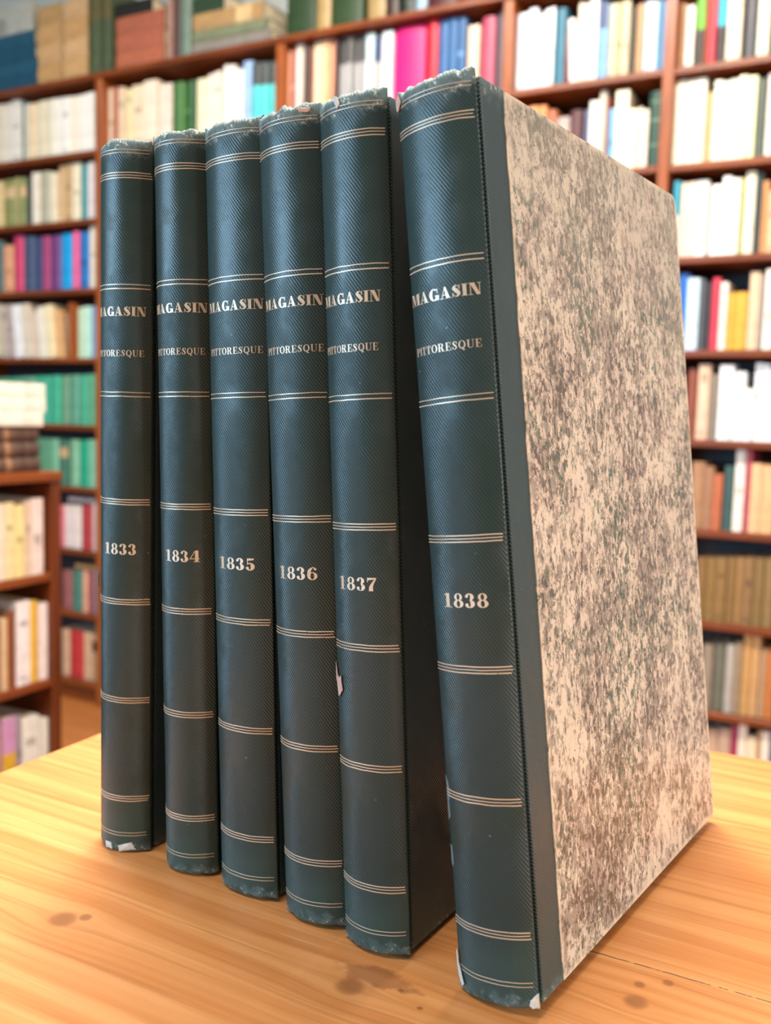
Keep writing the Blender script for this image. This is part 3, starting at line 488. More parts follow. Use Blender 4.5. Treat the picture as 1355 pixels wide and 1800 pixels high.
def gilt_rule(bm, sp, z0, wz, f0, f1, seed, off=0.00012):
    n = 40; prev = None
    for i in range(n + 1):
        f = f0 + (f1 - f0) * i / n
        p = sp.pt(f, off); q = sp.pt(f, -0.0001)
        dd = dent(f, z0, sp.seed); p.y += dd; q.y += dd
        dz = 0.00012 * noise.noise(Vector((f * 7, seed * 3.3, z0 * 90)))
        cur = [bm.verts.new((p.x, p.y, z0 - wz / 2 + dz)), bm.verts.new((p.x, p.y, z0 + wz / 2 + dz)), bm.verts.new((q.x, q.y, z0 + wz / 2 + dz)), bm.verts.new((q.x, q.y, z0 - wz / 2 + dz))]
        if prev:
            for k in range(4): bm.faces.new((prev[k], cur[k], cur[(k + 1) % 4], prev[(k + 1) % 4]))
        prev = cur
def lettering(name, text, sp, z0, cap, f0, f1, w, parent, gap=0.10):
    G = [glyph(c, w) for c in text]
    tot = sum(g[1] for g in G) + gap * (len(G) - 1)
    bm = bmesh.new(); x = 0
    for polys, adv in G:
        for P in polys:
            try: bm.faces.new([bm.verts.new((x + px, py, 0)) for px, py in P])
            except ValueError: pass
        x += adv + gap
    nx = int(tot / 0.12)
    for i in range(1, nx):
        bmesh.ops.bisect_plane(bm, geom=bm.verts[:] + bm.edges[:] + bm.faces[:], dist=1e-6, plane_co=(tot * i / nx, 0, 0), plane_no=(1, 0, 0))
    r = bmesh.ops.extrude_face_region(bm, geom=bm.faces[:])
    new = {v for v in r['geom'] if isinstance(v, bmesh.types.BMVert)}
    for v in bm.verts:
        f = f0 + (f1 - f0) * v.co.x / tot
        p = sp.pt(f, -0.0001 if v in new else 0.00014); p.y += dent(f, z0, sp.seed)
        v.co = Vector((p.x, p.y, z0 + v.co.y * cap))
    return link(name, bm, M_GILT, parent)

def torn(name, pts, mat, parent, th=0.0005):
    """scrap of torn paper given by 3-D outline points, filled with jitter"""
    bm = bmesh.new(); c = sum((Vector(p) for p in pts), Vector()) / len(pts)
    ring_ = []
    for i, p in enumerate(pts):
        a = Vector(p); b = Vector(pts[(i + 1) % len(pts)])
        for j in range(4):
            q = a.lerp(b, j / 4); q += (q - c) * 0.16 * noise.noise(q * 900 + Vector((i, j, 0)))
            ring_.append(q)
    nrm = Vector((0.2, -1, 0.1)).normalized() * th
    f = []; b_ = []
    for q in ring_:
        mid = (q + c) / 2
        f.append(bm.verts.new(q)); b_.append(bm.verts.new(q - nrm))
    cf = bm.verts.new(c + nrm * 0.8); cb = bm.verts.new(c - nrm)
    n = len(ring_)
    for i in range(n):
        j = (i + 1) % n
        bm.faces.new((cf, f[i], f[j])); bm.faces.new((cb, b_[j], b_[i])); bm.faces.new((f[i], b_[i], b_[j], f[j]))
    return link(name, bm, mat, parent)

def slab_uv(bm):
    uvl = bm.loops.layers.uv.verify()
    for f in bm.faces:
        for lp in f.loops: lp[uvl].uv = (lp.vert.co.y, lp.vert.co.z)
def board(root, x0, x1, outer, seed, ys=0.0226):
    bo = boxobj('cover_board', (x0, x1, 0.0064, W_BOARD, 0.0002, H_BOARD), M_EDGE, root, 0.0007, 2)
    s = 1 if outer else -1
    xf = x1 if outer else x0
    # ribbed cloth joint strip
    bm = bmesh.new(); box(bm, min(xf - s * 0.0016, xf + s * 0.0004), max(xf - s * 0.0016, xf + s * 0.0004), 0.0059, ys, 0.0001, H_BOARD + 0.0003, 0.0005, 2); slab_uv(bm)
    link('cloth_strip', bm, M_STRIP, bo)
    # marbled paper with a ragged front edge and rounded, bumped corners
    bm = bmesh.new(); n = 80
    fr = []
    for i in range(n + 1):
        z = 0.0004 + (H_BOARD - 0.0006) * i / n
        fr.append((ys - 0.0012 + 0.0006 * noise.noise(Vector((z * 160, seed, 0))) + 0.0004 * noise.noise(Vector((z * 600, seed, 4))), z))
    out = list(fr)
    cr = 0.0055
    for i in range(7):
        a = R(90 - 90 * i / 6); out.append((W_BOARD + 0.0003 - cr + cr * math.cos(a), H_BOARD + 0.0002 - cr + cr * math.sin(a)))
    cr2 = 0.0025
    for i in range(5):
        a = R(0 - 90 * i / 4); out.append((W_BOARD + 0.0003 - cr2 + cr2 * math.cos(a), 0.0002 + cr2 + cr2 * math.sin(a)))
    xa, xb = xf - s * 0.0002, xf + s * 0.0007
    A = [bm.verts.new((xa, y, z)) for y, z in out]; B = [bm.verts.new((xb, y, z)) for y, z in out]
    m = len(out)
    for i in range(m): bm.faces.new((A[i], A[(i + 1) % m], B[(i + 1) % m], B[i]))
    bm.faces.new(A); bm.faces.new(B)
    link('marbled_paper', bm, M_MARBLE, bo)
    return bo

VOLS = [ # year, x, y, lean, width, yaw, bulge, lettering spans (title, subtitle, year), place in the row
 (1833, -0.1590, 0.0132, 0.0, 0.0302, -4.9, 0.0094, (0.19, 0.93), (0.215, 0.905), (0.41, 0.825), 'leftmost of the leaning row'),
 (1834, -0.1189, 0.0102, 1.78, 0.0294, -4.9, 0.0091, (0.19, 0.955), (0.235, 0.92), (0.39, 0.835), 'second from the left in the row'),
 (1835, -0.0848, 0.0037, 2.59, 0.0293, -4.6, 0.0050, (0.062, 0.958), (0.094, 0.94), (0.22, 0.793), 'third from the left in the row'),
 (1836, -0.0501, -0.0010, 3.85, 0.0287, -4.7, 0.0056, (0.057, 0.953), (0.111, 0.941), (0.224, 0.786), 'fourth from the left in the row'),
 (1837, -0.0200, -0.0070, 3.85, 0.0281, -4.7, 0.0055, (0.01, 0.862), (0.025, 0.821), (0.191, 0.732), 'with a small torn patch on its spine'),
 (1838, 0.0299, -0.0153, 7.12, 0.0297, -7.75, 0.0049, (0.02, 0.915), (0.05, 0.88), (0.239, 0.771), 'leaning rightmost with its marbled cover showing'),
]
SPEC = {}
for n, (year, x, y, lean, T, yaw, bulge, fm, fp, fy, where) in enumerate(VOLS):
    root = empty('bound_volume', (x, y, TZ + 0.0004), (0, R(-lean), R(yaw)),
                 'old dark green cloth volume dated %d, %s' % (year, where), 'book', 'dated green volumes on the pine table')
    seed = n * 1.37 + 0.4
    sp = Spine(T, bulge, seed); SPEC[year] = (root, sp)
    so = link('spine', spine_mesh(sp, seed, 0.0011), M_CLOTH, root, True)
    fe = 0.975 if n == 0 else 0.958
    for z0, cnt in BAND_Z:
        bm = bmesh.new()
        pitch = 0.00105 if cnt == 3 else 0.0017
        for i in range(cnt):
            gilt_rule(bm, sp, z0 + (i - (cnt - 1) / 2) * pitch, 0.00038 if i != 1 else 0.0003, 0.0, fe + 0.015 * noise.noise(Vector((z0 * 50, seed, i))), seed + i)
        link('gilt_band', bm, M_GILT, so)
    for z0 in (0.2978, 0.0090):
        bm = bmesh.new()
        for dz in (0.0, 0.0013 if z0 > 0.1 else -0.0013): gilt_rule(bm, sp, z0 + dz, 0.00026, 0.02, 0.95, seed + dz)
        link('gilt_band', bm, M_GILT, so)
    lettering('title_lettering', 'MAGASIN', sp, 0.2322, 0.0038, fm[0], fm[1], 0.30, so, 0.07)
    lettering('title_lettering', 'PITTORESQUE', sp, 0.2156, 0.0026, fp[0], fp[1], 0.18, so, 0.13)
    lettering('year_lettering', str(year), sp, 0.1321, 0.0047, fy[0], fy[1], 0.27, so, 0.10)
    board(root, 0.0018, 0.0044, False, seed)
    board(root, T - 0.0044, T - 0.0018 if n < 5 else T - 0.0010, True, seed + 5, 0.060 if n == 4 else 0.0226)  # fifth volume's dark cloth widened over the marbling to paint the gap's shade
    boxobj('page_block', (0.0045, T - 0.0045, 0.0042, W_BOARD - 0.004, 0.003, H_BOARD - 0.0035), M_PAGES, root)

def sp_pts(year, lst, off=0.0004):
    root, sp = SPEC[year]
    return [(*sp.pt(f, off + (e[0] if e else 0)), z + (0.0033 if z > 0.02 else 0)) for f, z, *e in lst]
torn('torn_paper', sp_pts(1838, [(0.0, 0.0135), (0.03, 0.0145), (0.05, 0.0095), (0.13, 0.0035), (0.08, 0.0022), (0.02, 0.0045), (0.0, 0.008)], 0.0008), M_PAPER, SPEC[1838][0])
torn('torn_paper', sp_pts(1838, [(0.91, 0.0035), (0.96, 0.0050), (0.995, 0.0055), (0.995, 0.0010), (0.93, 0.0006), (0.90, 0.0015)], 0.0004), M_PAPER, SPEC[1838][0])
torn('torn_patch', sp_pts(1837, [(0.02, 0.1015), (0.05, 0.0975), (0.12, 0.0960), (0.17, 0.0970), (0.20, 0.0920), (0.15, 0.0900), (0.09, 0.0890), (0.05, 0.0935), (0.02, 0.0950)], 0.0007), M_PINK, SPEC[1837][0])
torn('torn_paper', sp_pts(1837, [(0.35, 0.2995), (0.40, 0.2992), (0.44, 0.2965), (0.40, 0.2950), (0.37, 0.2970)], 0.0004), M_PAPER, SPEC[1837][0])
torn('torn_paper', sp_pts(1833, [(0.42, 0.0035), (0.52, 0.0038), (0.53, 0.0008), (0.43, 0.0008)], 0.0003), M_PAPER, SPEC[1833][0])
torn('torn_paper', sp_pts(1833, [(0.62, 0.0030), (0.78, 0.0048), (0.82, 0.0015), (0.64, 0.0006)], 0.0003), M_PAPER, SPEC[1833][0])
torn('torn_paper', sp_pts(1833, [(0.15, 0.1205), (0.21, 0.119), (0.22, 0.113), (0.15, 0.112)], 0.0010), M_CLOTH, SPEC[1833][0])
torn('torn_paper', sp_pts(1834, [(0.15, 0.2985), (0.26, 0.2990), (0.22, 0.2970), (0.15, 0.2970)], 0.0007), M_PAPER, SPEC[1834][0])
torn('torn_paper', sp_pts(1836, [(0.70, 0.2990), (0.88, 0.2985), (0.84, 0.2968), (0.74, 0.2972)], 0.0003), M_PINK, SPEC[1836][0])
torn('torn_paper', sp_pts(1838, [(0.0, 0.2975), (0.07, 0.2990), (0.12, 0.2960), (0.05, 0.2935), (0.0, 0.2945)], 0.0008), M_PINK, SPEC[1838][0])
k = NT('pale_scuff'); M_SCUFF = k.set(k.mix(k.noise(k.coord(), 700, 4), lin('3a4c4e'), lin('6c787c')), 0.6)
torn('scuff', sp_pts(1838, [(0.0, 0.071), (0.05, 0.069), (0.09, 0.0655), (0.05, 0.062), (0.06, 0.057), (0.0, 0.055)], 0.00015), M_SCUFF, SPEC[1838][0], 0.0002)
torn('scuff', sp_pts(1838, [(0.0, 0.047), (0.05, 0.0465), (0.06, 0.041), (0.03, 0.039), (0.0, 0.040)], 0.00015), M_SCUFF, SPEC[1838][0], 0.0002)
# ------------------------------------------------------------------ wall bookcase
CASE_D = 0.235; PT = 0.018
POSTS = [-3.06, -2.306, -1.554, -0.813, -0.381, 0.38]
BAYS = {'A': (-3.06, -2.306), 'B': (-2.306, -1.554), 'C': (-1.554, -0.813), 'D': (-0.813, -0.381), 'E': (-0.381, 0.38)}
case = empty('wall_bookcase', WP, (0, 0, WY), 'tall reddish brown wall bookcase filling the back of the room', 'bookcase')
TOP_Z = LEVELS['A'][0] + 0.009
for s in POSTS:
    boxobj('upright', (s - 0.014, s + 0.014, 0.0, CASE_D, 0.0, TOP_Z - PT), M_SHELF_V, case, 0.0015)
boxobj('top_board', (POSTS[0] - 0.014, POSTS[-1] + 0.014, -0.006, CASE_D, TOP_Z - PT, TOP_Z), M_SHELF_H, case, 0.002)
for b, (s0, s1) in BAYS.items():
    for z in LEVELS[b][1:]:
        boxobj('shelf', (s0 + 0.0142, s1 - 0.0142, 0.002, CASE_D, z + 0.009 - PT, z + 0.009), M_SHELF_H, case, 0.002)
boxobj('back_panel', (POSTS[0], POSTS[-1], CASE_D, CASE_D + 0.008, 0.0, TOP_Z), M_BACK, case)
boxobj('plinth', (POSTS[0], POSTS[-1], 0.02, 0.04, 0.0, 0.055), M_SHELF_H, case)
boxobj('divider', (-2.4735, -2.4515, 0.02, CASE_D, LEVELS['A'][4] + 0.009, LEVELS['A'][4] + 0.205), M_SHELF_V, case, 0.001)

# ------------------------------------------------------------------ shelf books
def cover_bm(t, h, d, bulge):
    bm = bmesh.new(); w = min(0.0022, t * 0.2); n = 6
    arc = []
    for i in range(n + 1):
        u = -1 + 2 * i / n; arc.append((t / 2 + u * t / 2, bulge * (abs(u) ** 2.2) ))
    prof = [(x, y) for x, y in arc] + [(t, d), (t - w, d), (t - w, bulge + w * 1.2), (w, bulge + w * 1.2), (w, d), (0, d)]
    prism(bm, prof, 0, h); return bm
def band_bm(t, h0, h1, bulge, e=0.0005):
    bm = bmesh.new(); n = 6; a = []; 
    for i in range(n + 1):
        u = -1 + 2 * i / n; a.append((t / 2 + u * (t / 2 - 0.0001), bulge * abs(u) ** 2.2 - e))
    prof = a + [(x, y + 0.0008) for x, y in a[::-1]]
    prism(bm, prof, h0, h1); return bm
def rot_mesh(bm, M):
    bmesh.ops.transform(bm, matrix=M, verts=bm.verts)
def make_book(name, t, h, d, col, opt, loc, rot, label, cat, group, flat=False):
    root = empty(name, loc, rot, label, cat, group)
    hard = sum(int(col[i:i + 2], 16) for i in (0, 2, 4)) < 540
    bulge = min(0.006, t * 0.18) if hard else 0.0008
    M = Matrix.Identity(4)
    if flat: M = Matrix.Translation((0, 0, t)) @ Matrix.Rotation(R(90), 4, 'Y')      # height axis to +x, thickness to +z
    bm = cover_bm(t, h, d, bulge); rot_mesh(bm, M); link('cover', bm, book_mat(col), root)
    w = min(0.0022, t * 0.2); ins = 0.0025 if hard else 0.0006
    bm = bmesh.new(); box(bm, w, t - w, bulge + w * 1.2, d - ins - 0.0006, ins, h - ins); rot_mesh(bm, M); link('page_block', bm, M_BGPAGE, root)
    kind, _, c2 = opt.partition('=')
    if kind == 'lab': bands = [(0.62, 0.84, c2)]
    elif kind == 'top': bands = [(0.66, 0.998, c2)]
    elif kind == 'bot': bands = [(0.002, 0.55, c2)]
    elif kind == 'bands': bands = [(0.30, 0.32, '7f9a80'), (0.62, 0.64, '7f9a80'), (0.86, 0.875, '7f9a80')]
    else:
        bands = []
        q = rng.random()
        v = [int(col[i:i + 2], 16) for i in (0, 2, 4)]
        tone = ''.join('%02x' % int(x * (0.78 if sum(v) > 330 else 1.0) + (0 if sum(v) > 330 else 70)) for x in v)
        if t > 0.012 and q < 0.22 and opt != 'none':
            c = 0.35 + 0.45 * rng.random(); bands = [(c, c + 0.05 + 0.08 * rng.random(), tone)]
            if rng.random() < 0.5: bands.append((0.06, 0.10, tone))
            for a, b, c in bands:
                bm = bmesh.new(); box(bm, t * 0.22, t * 0.78, -0.0004, 0.0012, h * a, h * b); rot_mesh(bm, M); link('title_panel', bm, book_mat(c), root)
            bands = []
    for a, b, c in bands:
        bm = band_bm(t, h * a, h * b, bulge); rot_mesh(bm, M); link('spine_band', bm, book_mat(c), root)
    return root
k = NT('paper_block'); M_BGPAGE = k.set(k.mix(k.noise(k.mapping(k.coord(), scale=(1, 0.05, 0.05)), 900, 2), lin('b8a888'), lin('e0d4ba')), 0.8)

NAMED = {'white': 'fbf9f4', 'cream': 'f5e6c8', 'pale yellow': 'f2efb8', 'beige': 'dcc09a', 'tan': 'cfa06a', 'brown': '8a6440', 'dark brown': '4a2e28',
 'terracotta': 'b86a48', 'red': 'd02c3c', 'hot pink': 'ea2a78', 'rose': 'b8506c', 'maroon': '7a2c30', 'purple': '74427c', 'lilac': 'c8a8cc', 'navy': '3c4470',
 'blue': '2a66a4', 'sky blue': '6cb0dc', 'pale blue': 'd4e4f4', 'bright blue': '12a2e0', 'teal': '287a88', 'turquoise': '48c8cc', 'dark green': '2c4a3c', 'green': '48803c',
 'emerald green': '18b084', 'sage green': '6aa584', 'pale green': 'c8e6c8', 'olive': '949660', 'grey': '9c9890', 'pale grey': 'c0b8b0', 'dark grey': '5a5a58', 'black': '3a3634', 'orange': 'd8803c', 'peach': 'f0bc90', 'mustard': 'e2aa3c', 'pale pink': 'f2d8d0', 'lime green': '6eb83c', 'slate grey': '6c7484'}
def cname(h):
    v = [int(h[i:i + 2], 16) for i in (0, 2, 4)]
    return min(NAMED, key=lambda n: sum((a - int(NAMED[n][i * 2:i * 2 + 2], 16)) ** 2 for i, a in enumerate(v)))
ORD = ['first', 'second', 'third', 'fourth', 'fifth', 'sixth', 'seventh', 'eighth', 'ninth', 'tenth', 'eleventh', 'twelfth', 'thirteenth', 'fourteenth', 'fifteenth', 'sixteenth', 'seventeenth', 'eighteenth', 'nineteenth', 'twentieth', 'twenty-first', 'twenty-second', 'twenty-third', 'twenty-fourth', 'twenty-fifth', 'twenty-sixth', 'twenty-seventh', 'twenty-eighth', 'twenty-ninth', 'thirtieth']
BAYN = {'A': 'left-hand bay', 'B': 'second bay', 'C': 'third bay', 'D': 'narrow bay', 'E': 'right-hand bay'}
def labels_for(cols, opts, place):
    """one label per book of a row: its colour if nothing else there has it, else its neighbours, else its count"""
    names = [cname(c) for c in cols]; full = []
    for n, o in zip(names, opts):
        kd, _, c2 = o.partition('=')
        if kd == 'lab': n += ' book with %s label' % cname(c2)
        elif kd == 'top': n += ' book with %s top' % cname(c2)
        elif kd == 'bot': n += ' book with %s lower half' % cname(c2)
        else: n += ' book'
        full.append(n)
    out = []
    for i, n in enumerate(full):
        if full.count(n) == 1 and names.count(names[i]) == 1: out.append('the only %s, %s' % (n, place)); continue
        def nb(j): return (names[j - 1] if j else 'end', names[j + 1] if j + 1 < len(names) else 'end')
        me = nb(i)
        if 'end' not in me and sum(1 for j in range(len(full)) if full[j] == n and nb(j) == me) == 1 and len((n + place).split()) < 10:
            if me[0] == me[1]: out.append('%s between two %s ones, %s' % (n, me[0], place))
            else: out.append('%s between %s and %s, %s' % (n, me[0], me[1], place))
        else: out.append('%s, %s from left, %s' % (n, ORD[i], place))
    return out

for (b, rw), items in ROWS.items():
    zb = LEVELS[b][rw] + 0.009
    stand = [e for e in items if e[0] != 'flat']
    place = '%s shelf of the %s' % ('top' if rw == 1 else ORD[rw - 1], BAYN[b])
    opts = [e[4] if len(e) > 4 else '' for e in stand]
    labs = labels_for([e[3] for e in stand], opts, place)
    lim0, lim1 = BAYS[b][0] + 0.0148, BAYS[b][1] - 0.0148
    prev = lim0
    for e, o, lb in zip(stand, opts, labs):
        s0, s1, h, c = e[:4]
        lean = {'lean': 6.0, 'lean2': -3.0, 'lean3': 3.5}.get(o, 0.0)
        if lean > 0: dx = h * 0.5 * math.sin(R(lean)); s0 += dx; s1 += dx
        if lean < 0: dx = h * 0.5 * math.sin(R(lean)); s0 += dx; s1 += dx
        if not lean: s0 = max(s0, prev + 0.0003)
        s1 = min(s1, lim1)
        t = max((s1 - s0) * (math.cos(R(lean)) if lean > 0 else 1) - (0.0016 if lean else 0.0004), 0.005)
        h = min(h, LEVELS[b][rw - 1] + 0.009 - PT - zb - 0.004)
        d = min(0.19, 0.128 + 0.03 * rng.random() + (0.02 if h > 0.2 else 0))
        lift = t * math.sin(R(-lean)) if lean < 0 else 0
        p = wpt(s0, 0.022 + 0.014 * rng.random(), zb + 0.0003 + lift)
        make_book('shelf_book', t, h, d, c, o, p, (0, R(-lean), WY), lb, 'book', 'books on the ' + place)
        prev = s0 + t
    for e in items:
        if e[0] == 'flat':
            _, s0, s1, z0, z1, c = e
            hs = max(x[2] for x in stand if x[0] < s1 and x[1] > s0)
            make_book('shelf_book', 0.014, s1 - s0 - 0.006, 0.11, c, 'plain', wpt(s0, 0.035, zb + hs + 0.0006), (0, 0, WY),
                      '%s book lying flat on upright ones, %s' % (cname(c), place), 'book', 'books on the ' + place, flat=True)

# the stretches of shelf that stand out of sight behind the green volumes: the small rest, one object
FILL = [('B', r, -2.290, -1.570) for r in range(2, 9)] + [('C', r, -1.538, -0.829) for r in range(2, 9)] + [('D', 2, -0.797, -0.763)] + [('D', r, -0.797, -0.398) for r in range(3, 9)]
TONES = ['e8d8b8', '8a4a34', 'f0e8d8', '4c6070', 'c8a878', 'b8b0a0', '3c5244', 'dcc4a0', 'a03c40', 'f4ead0']
fill = bmesh.new(); frng = random.Random(21)
for b_, rw, s0, s1 in FILL:
    s = s0
    while True:
        t = 0.030 + 0.024 * frng.random()
        if s + t > s1: break
        hh = 0.163 + 0.025 * frng.random(); d0 = 0.024 + 0.012 * frng.random(); z0 = LEVELS[b_][rw] + 0.0093
        for k_, bk_ in ((frng.randrange(len(TONES)), cover_bm(t, hh, 0.14, 0.003)), (len(TONES), None)):
            if bk_ is None:
                bk_ = bmesh.new(); box(bk_, 0.0022, t - 0.0022, 0.006, 0.137, 0.002, hh - 0.002)
            for f in bk_.faces: f.material_index = k_
            rot_mesh(bk_, Matrix.Translation((s, d0, z0)))
            tmp = bpy.data.meshes.new('tmp'); bk_.to_mesh(tmp); bk_.free(); fill.from_mesh(tmp); bpy.data.meshes.remove(tmp)
        s += t + 0.0012
fo = link('shelf_books', fill, None); fo.location = WP; fo.rotation_euler = (0, 0, WY)
for c in TONES: fo.data.materials.append(book_mat(c))
fo.data.materials.append(M_BGPAGE)
tag(fo, 'mixed books on the bookcase shelves hidden behind the green volumes', 'books', kind='stuff')

# ------------------------------------------------------------------ things piled on top of the bookcase
def top_flat(s0, s1, z0, z1, c, label, d=0.17, opt='none', dep=0.012, group=None):
    return make_book('flat_book', z1 - z0 - 0.0004, s1 - s0, d, c, opt, wpt(s0, dep, TOP_Z + z0 + 0.0004), (0, 0, WY), label, 'book', group, flat=True)
def top_stand(s0, s1, h, c, label, d=0.17, opt='none', dep=0.012, group=None):
    return make_book('standing_book', s1 - s0 - 0.0006, h, d, c, opt, wpt(s0, dep, TOP_Z + 0.0004), (0, 0, WY), label, 'book', group)
pos4 = ['bottom of', 'second up in', 'third up in', 'topmost of']
z = 0
for i, (s0, s1) in enumerate(((-2.93, -2.617), (-2.935, -2.619), (-2.94, -2.628), (-2.935, -2.632))):
    top_flat(s0, s1, z, z + 0.050, ['1f4f66', '24586f', '1d5068', '22566c'][i], 'blue volume lying flat, %s the blue stack on bookcase top' % pos4[i], opt='none', group='blue volumes on the bookcase'); z += 0.050
bx = empty('storage_box', wpt(-2.93, 0.02, TOP_Z + 0.2008), (0, 0, WY), 'pale grey storage box with striped label on top of blue stack', 'box')
M_BOX = book_mat('b4b4a8')
boxobj('box_body', (0, 0.275, 0, 0.15, 0, 0.10), M_BOX, bx, 0.002)
boxobj('box_lid', (-0.002, 0.277, -0.002, 0.152, 0.068, 0.103), M_BOX, bx, 0.002)
bm = bmesh.new()
for i in range(6): box(bm, 0.10, 0.15, -0.0012, 0.001, 0.008 + 0.009 * i, 0.012 + 0.009 * i)
link('striped_label', bm, book_mat('80807a'), bx)
for gname, s0, s1, cs in (('left', -2.612, -2.500, ('c79a64', 'd0a572', 'c99c66', 'b9925f')), ('right', -2.484, -2.366, ('cfa26c', 'd6ab78', 'c99b64', 'cda476'))):
    z = 0
    for i, c in enumerate(cs):
        hgt = (0.072, 0.066, 0.068, 0.064)[i]
        top_flat(s0 + 0.004 * (i % 2), s1, z, z + hgt, c, 'thick tan volume, %s %s tan pile on bookcase top' % (pos4[i], gname), d=0.16, group='tan volumes on the bookcase'); z += hgt
for i, (s0, s1) in enumerate(((-2.352, -2.300), (-2.299, -2.248))):
    top_stand(s0, s1, 0.275, ['4a5638', '465238'][i], 'olive green volume with gilt rule on bookcase top, %s of the pair' % ['left', 'right'][i], opt='lab=5d5430', dep=-0.004, group='olive volumes on the bookcase')
z = 0
for i in range(3):
    top_flat(-2.236, -2.026 - 0.004 * (i % 2), z, z + 0.057, ['b4664a', 'b0634a', 'aa6048'][i], 'terracotta volume lying flat, %s three on bookcase top' % ['bottom of', 'middle of', 'topmost of'][i], group='terracotta volumes on the bookcase'); z += 0.057
top_flat(-2.24, -2.08, 0.1715, 0.215, '20201a', 'black book lying on the terracotta stack on bookcase top', d=0.12)
top_stand(-2.012, -1.992, 0.27, 'a07868', 'slim dusty brown book standing beside terracotta stack on bookcase top')
top_stand(-1.990, -1.966, 0.27, '4a2422', 'dark maroon book standing by grey green one on bookcase top')
top_stand(-1.962, -1.918, 0.27, '6f8272', 'grey green book standing upright on bookcase top')
top_flat(-1.908, -1.600, 0.0, 0.040, '8a8278', 'grey book lying at bottom of pale stack on bookcase top', d=0.2)
top_flat(-1.908, -1.612, 0.0405, 0.075, '7c8264', 'grey green book lying under beige volume on bookcase top', d=0.2)
top_flat(-1.904, -1.630, 0.0755, 0.128, 'b08c5c', 'thick beige volume lying above grey green book on bookcase top', d=0.2, opt='lab=d8b884')
top_flat(-1.904, -1.785, 0.1285, 0.180, '2c4028', 'dark green book on the beige volume on bookcase top', d=0.14)
for s0, s1, h, c, lb in ((-1.542, -1.437, 0.25, '2c4224', 'wide dark green volume above third bay, leftmost there on bookcase top'), (-1.434, -1.386, 0.22, 'b0925e', 'tan volume between dark green ones, nearest left on bookcase top'),
    (-1.381, -1.275, 0.24, '304626', 'wide green volume between two tan ones on bookcase top'), (-1.258, -1.200, 0.22, 'a88c5c', 'tan volume right of the wide green one on bookcase top'),
    (-1.194, -1.157, 0.22, '3c2c24', 'dark brown book right of second tan volume on bookcase top'), (-1.150, -1.108, 0.22, '1c2c20', 'blackish green book beside the pale blue one on bookcase top'),
    (-1.103, -1.068, 0.20, '98b4c4', 'pale blue book standing on bookcase top above third bay'), (-1.062, -0.975, 0.20, '4c1c22', 'wide maroon volume on bookcase top above third bay'),
    (-0.970, -0.900, 0.20, '703830', 'reddish brown volume right of maroon one on bookcase top'), (-0.895, -0.850, 0.20, 'b08868', 'tan brown book rightmost on bookcase top above third bay')):
    top_stand(s0, s1, h, c, lb)

# ------------------------------------------------------------------ low bookcase at the left
LX = -1.5096; LY1 = 1.3085; LY0 = 0.42; LD = 0.27
low = empty('low_bookcase', (LX, LY1, 0), (0, 0, 0), 'low dark brown bookcase at left with white and leather books on top', 'bookcase')
def lowbox(name, ext, mat, bev=0.0015):
    x0, x1, y0, y1, z0, z1 = ext
    return boxobj(name, (x0 - LX, x1 - LX, y0 - LY1, y1 - LY1, z0, z1), mat, low, bev)
lowbox('upright', (LX - LD, LX, LY1 - 0.028, LY1, 0, 0.9185), M_LOW)
lowbox('upright', (LX - LD, LX, LY0, LY0 + 0.028, 0, 0.9185), M_LOW)
lowbox('top_board', (LX - LD, LX + 0.004, LY0 - 0.004, LY1 + 0.002, 0.9185, 0.940), M_LOW_H)
for z in (0.708, 0.462, 0.216, 0.06): lowbox('shelf', (LX - LD, LX - 0.002, LY0 + 0.0285, LY1 - 0.0285, z - 0.018, z), M_LOW_H)
lowbox('back_panel', (LX - LD - 0.006, LX - LD, LY0, LY1, 0, 0.94), M_LOW)
def low_book(y0, y1, z, h, c, label, opt='plain', group=None):
    return make_book('shelf_book', y1 - y0 - 0.0008, h, 0.15, c, opt, (LX - 0.012, y0, z + 0.0004), (0, 0, R(90)), label, 'book', group)
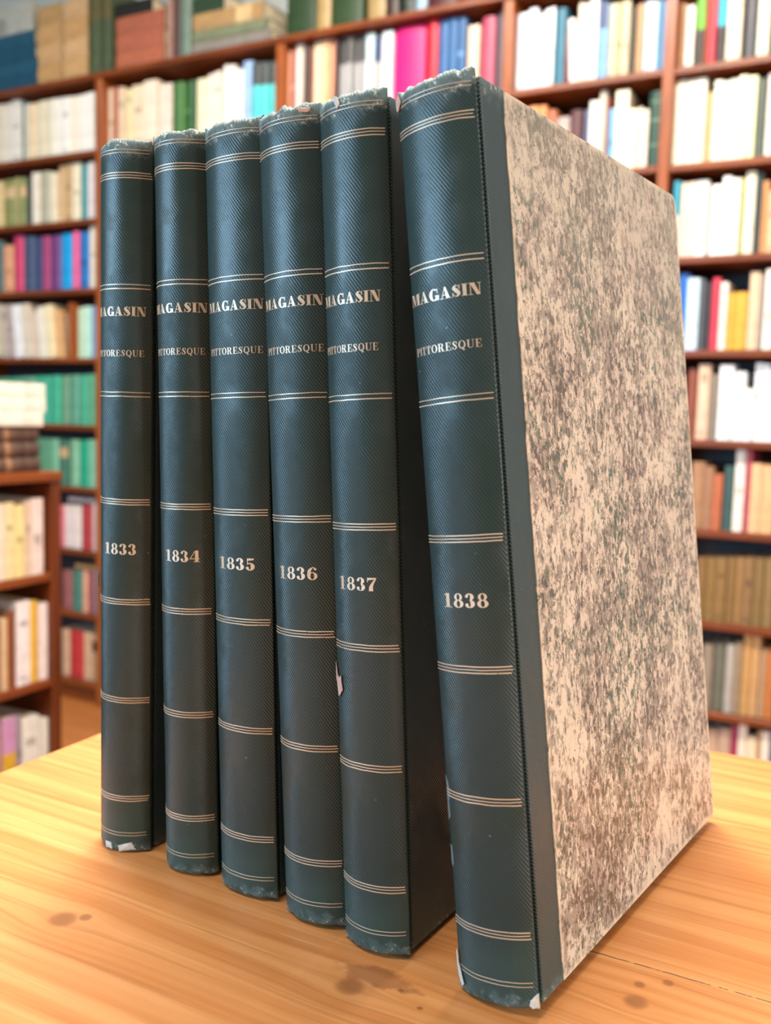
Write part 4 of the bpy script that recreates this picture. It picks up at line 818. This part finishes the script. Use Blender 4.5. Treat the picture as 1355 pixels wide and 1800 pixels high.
for z, L, sh in ((0.708, [(1.234, 1.2685, .172, 'f4e2dc'), (1.216, 1.2325, .168, 'e8d0b8'), (1.188, 1.214, .160, 'f6e6a4'), (1.160, 1.187, .168, 'f0e4b0'), (1.138, 1.159, .166, 'f4e8d8'), (1.112, 1.137, .17, 'e8d8b8'), (1.085, 1.111, .165, 'b84038')], 'upper'),
                 (0.462, [(1.2535, 1.2795, .176, 'f8ecec'), (1.229, 1.2525, .186, 'e8bc48'), (1.189, 1.228, .190, 'faf6fa'), (1.165, 1.188, .172, '8a5030'), (1.147, 1.164, .160, 'e4c49c'), (1.120, 1.146, .165, '7a6478'), (1.09, 1.119, .17, 'dcd0c4')], 'middle'),
                 (0.216, [(1.254, 1.2795, .150, 'e8ece4'), (1.202, 1.2515, .166, 'eef2ee'), (1.186, 1.201, .178, 'a098a8'), (1.147, 1.185, .180, 'd0a0d0', 'bot=e0b83c'), (1.12, 1.146, .175, 'c8a890'), (1.09, 1.119, .17, 'd8ccc0')], 'lower')):
    L = L[::-1]
    labs = labels_for([e[3] for e in L], [e[4] if len(e) > 4 else '' for e in L], '%s shelf of low bookcase' % sh)
    for e, lb in zip(L, labs): low_book(e[0], e[1], z, e[2], e[3], lb, e[4] if len(e) > 4 else 'plain', 'books on the %s shelf of the low bookcase' % sh)
z = 0.9404
for i, (c, t, far) in enumerate((('5c4840', 0.034, 1.270), ('584640', 0.034, 1.267), ('604a42', 0.034, 1.264))):
    r_ = make_book('leather_book', t - 0.0025, 0.25, 0.17, c, 'none', (LX - 0.02, far - 0.25, z), (0, 0, R(90)), 'brown leather book with ribbed spine, %s three on low bookcase' % ['bottom of', 'middle of', 'top of'][i], 'book', 'leather books on the low bookcase', flat=True)
    for f in (0.17, 0.35, 0.53, 0.71, 0.86):
        bm = band_bm(t - 0.0025, 0.25 * f - 0.003, 0.25 * f + 0.003, 0.006, 0.0010); rot_mesh(bm, Matrix.Translation((0, 0, t - 0.0025)) @ Matrix.Rotation(R(90), 4, 'Y')); link('raised_band', bm, book_mat('7a5f50'), r_)
    bm = band_bm(t - 0.0025, 0.25 * 0.61, 0.25 * 0.67, 0.006, 0.0008); rot_mesh(bm, Matrix.Translation((0, 0, t - 0.0025)) @ Matrix.Rotation(R(90), 4, 'Y')); link('title_label', bm, book_mat('a88060'), r_)
    z += t
for i, (t, far) in enumerate(((0.031, 1.272), (0.031, 1.2795), (0.032, 1.278))):
    make_book('white_book', t - 0.0005, 0.26, 0.18, 'f8f0e4', 'none', (LX - 0.015, far - 0.26, z), (0, 0, R(90)), 'thick white book, %s white stack above leather books' % ['bottom of', 'middle of', 'top of'][i], 'book', 'white books on the low bookcase', flat=True)
    z += t
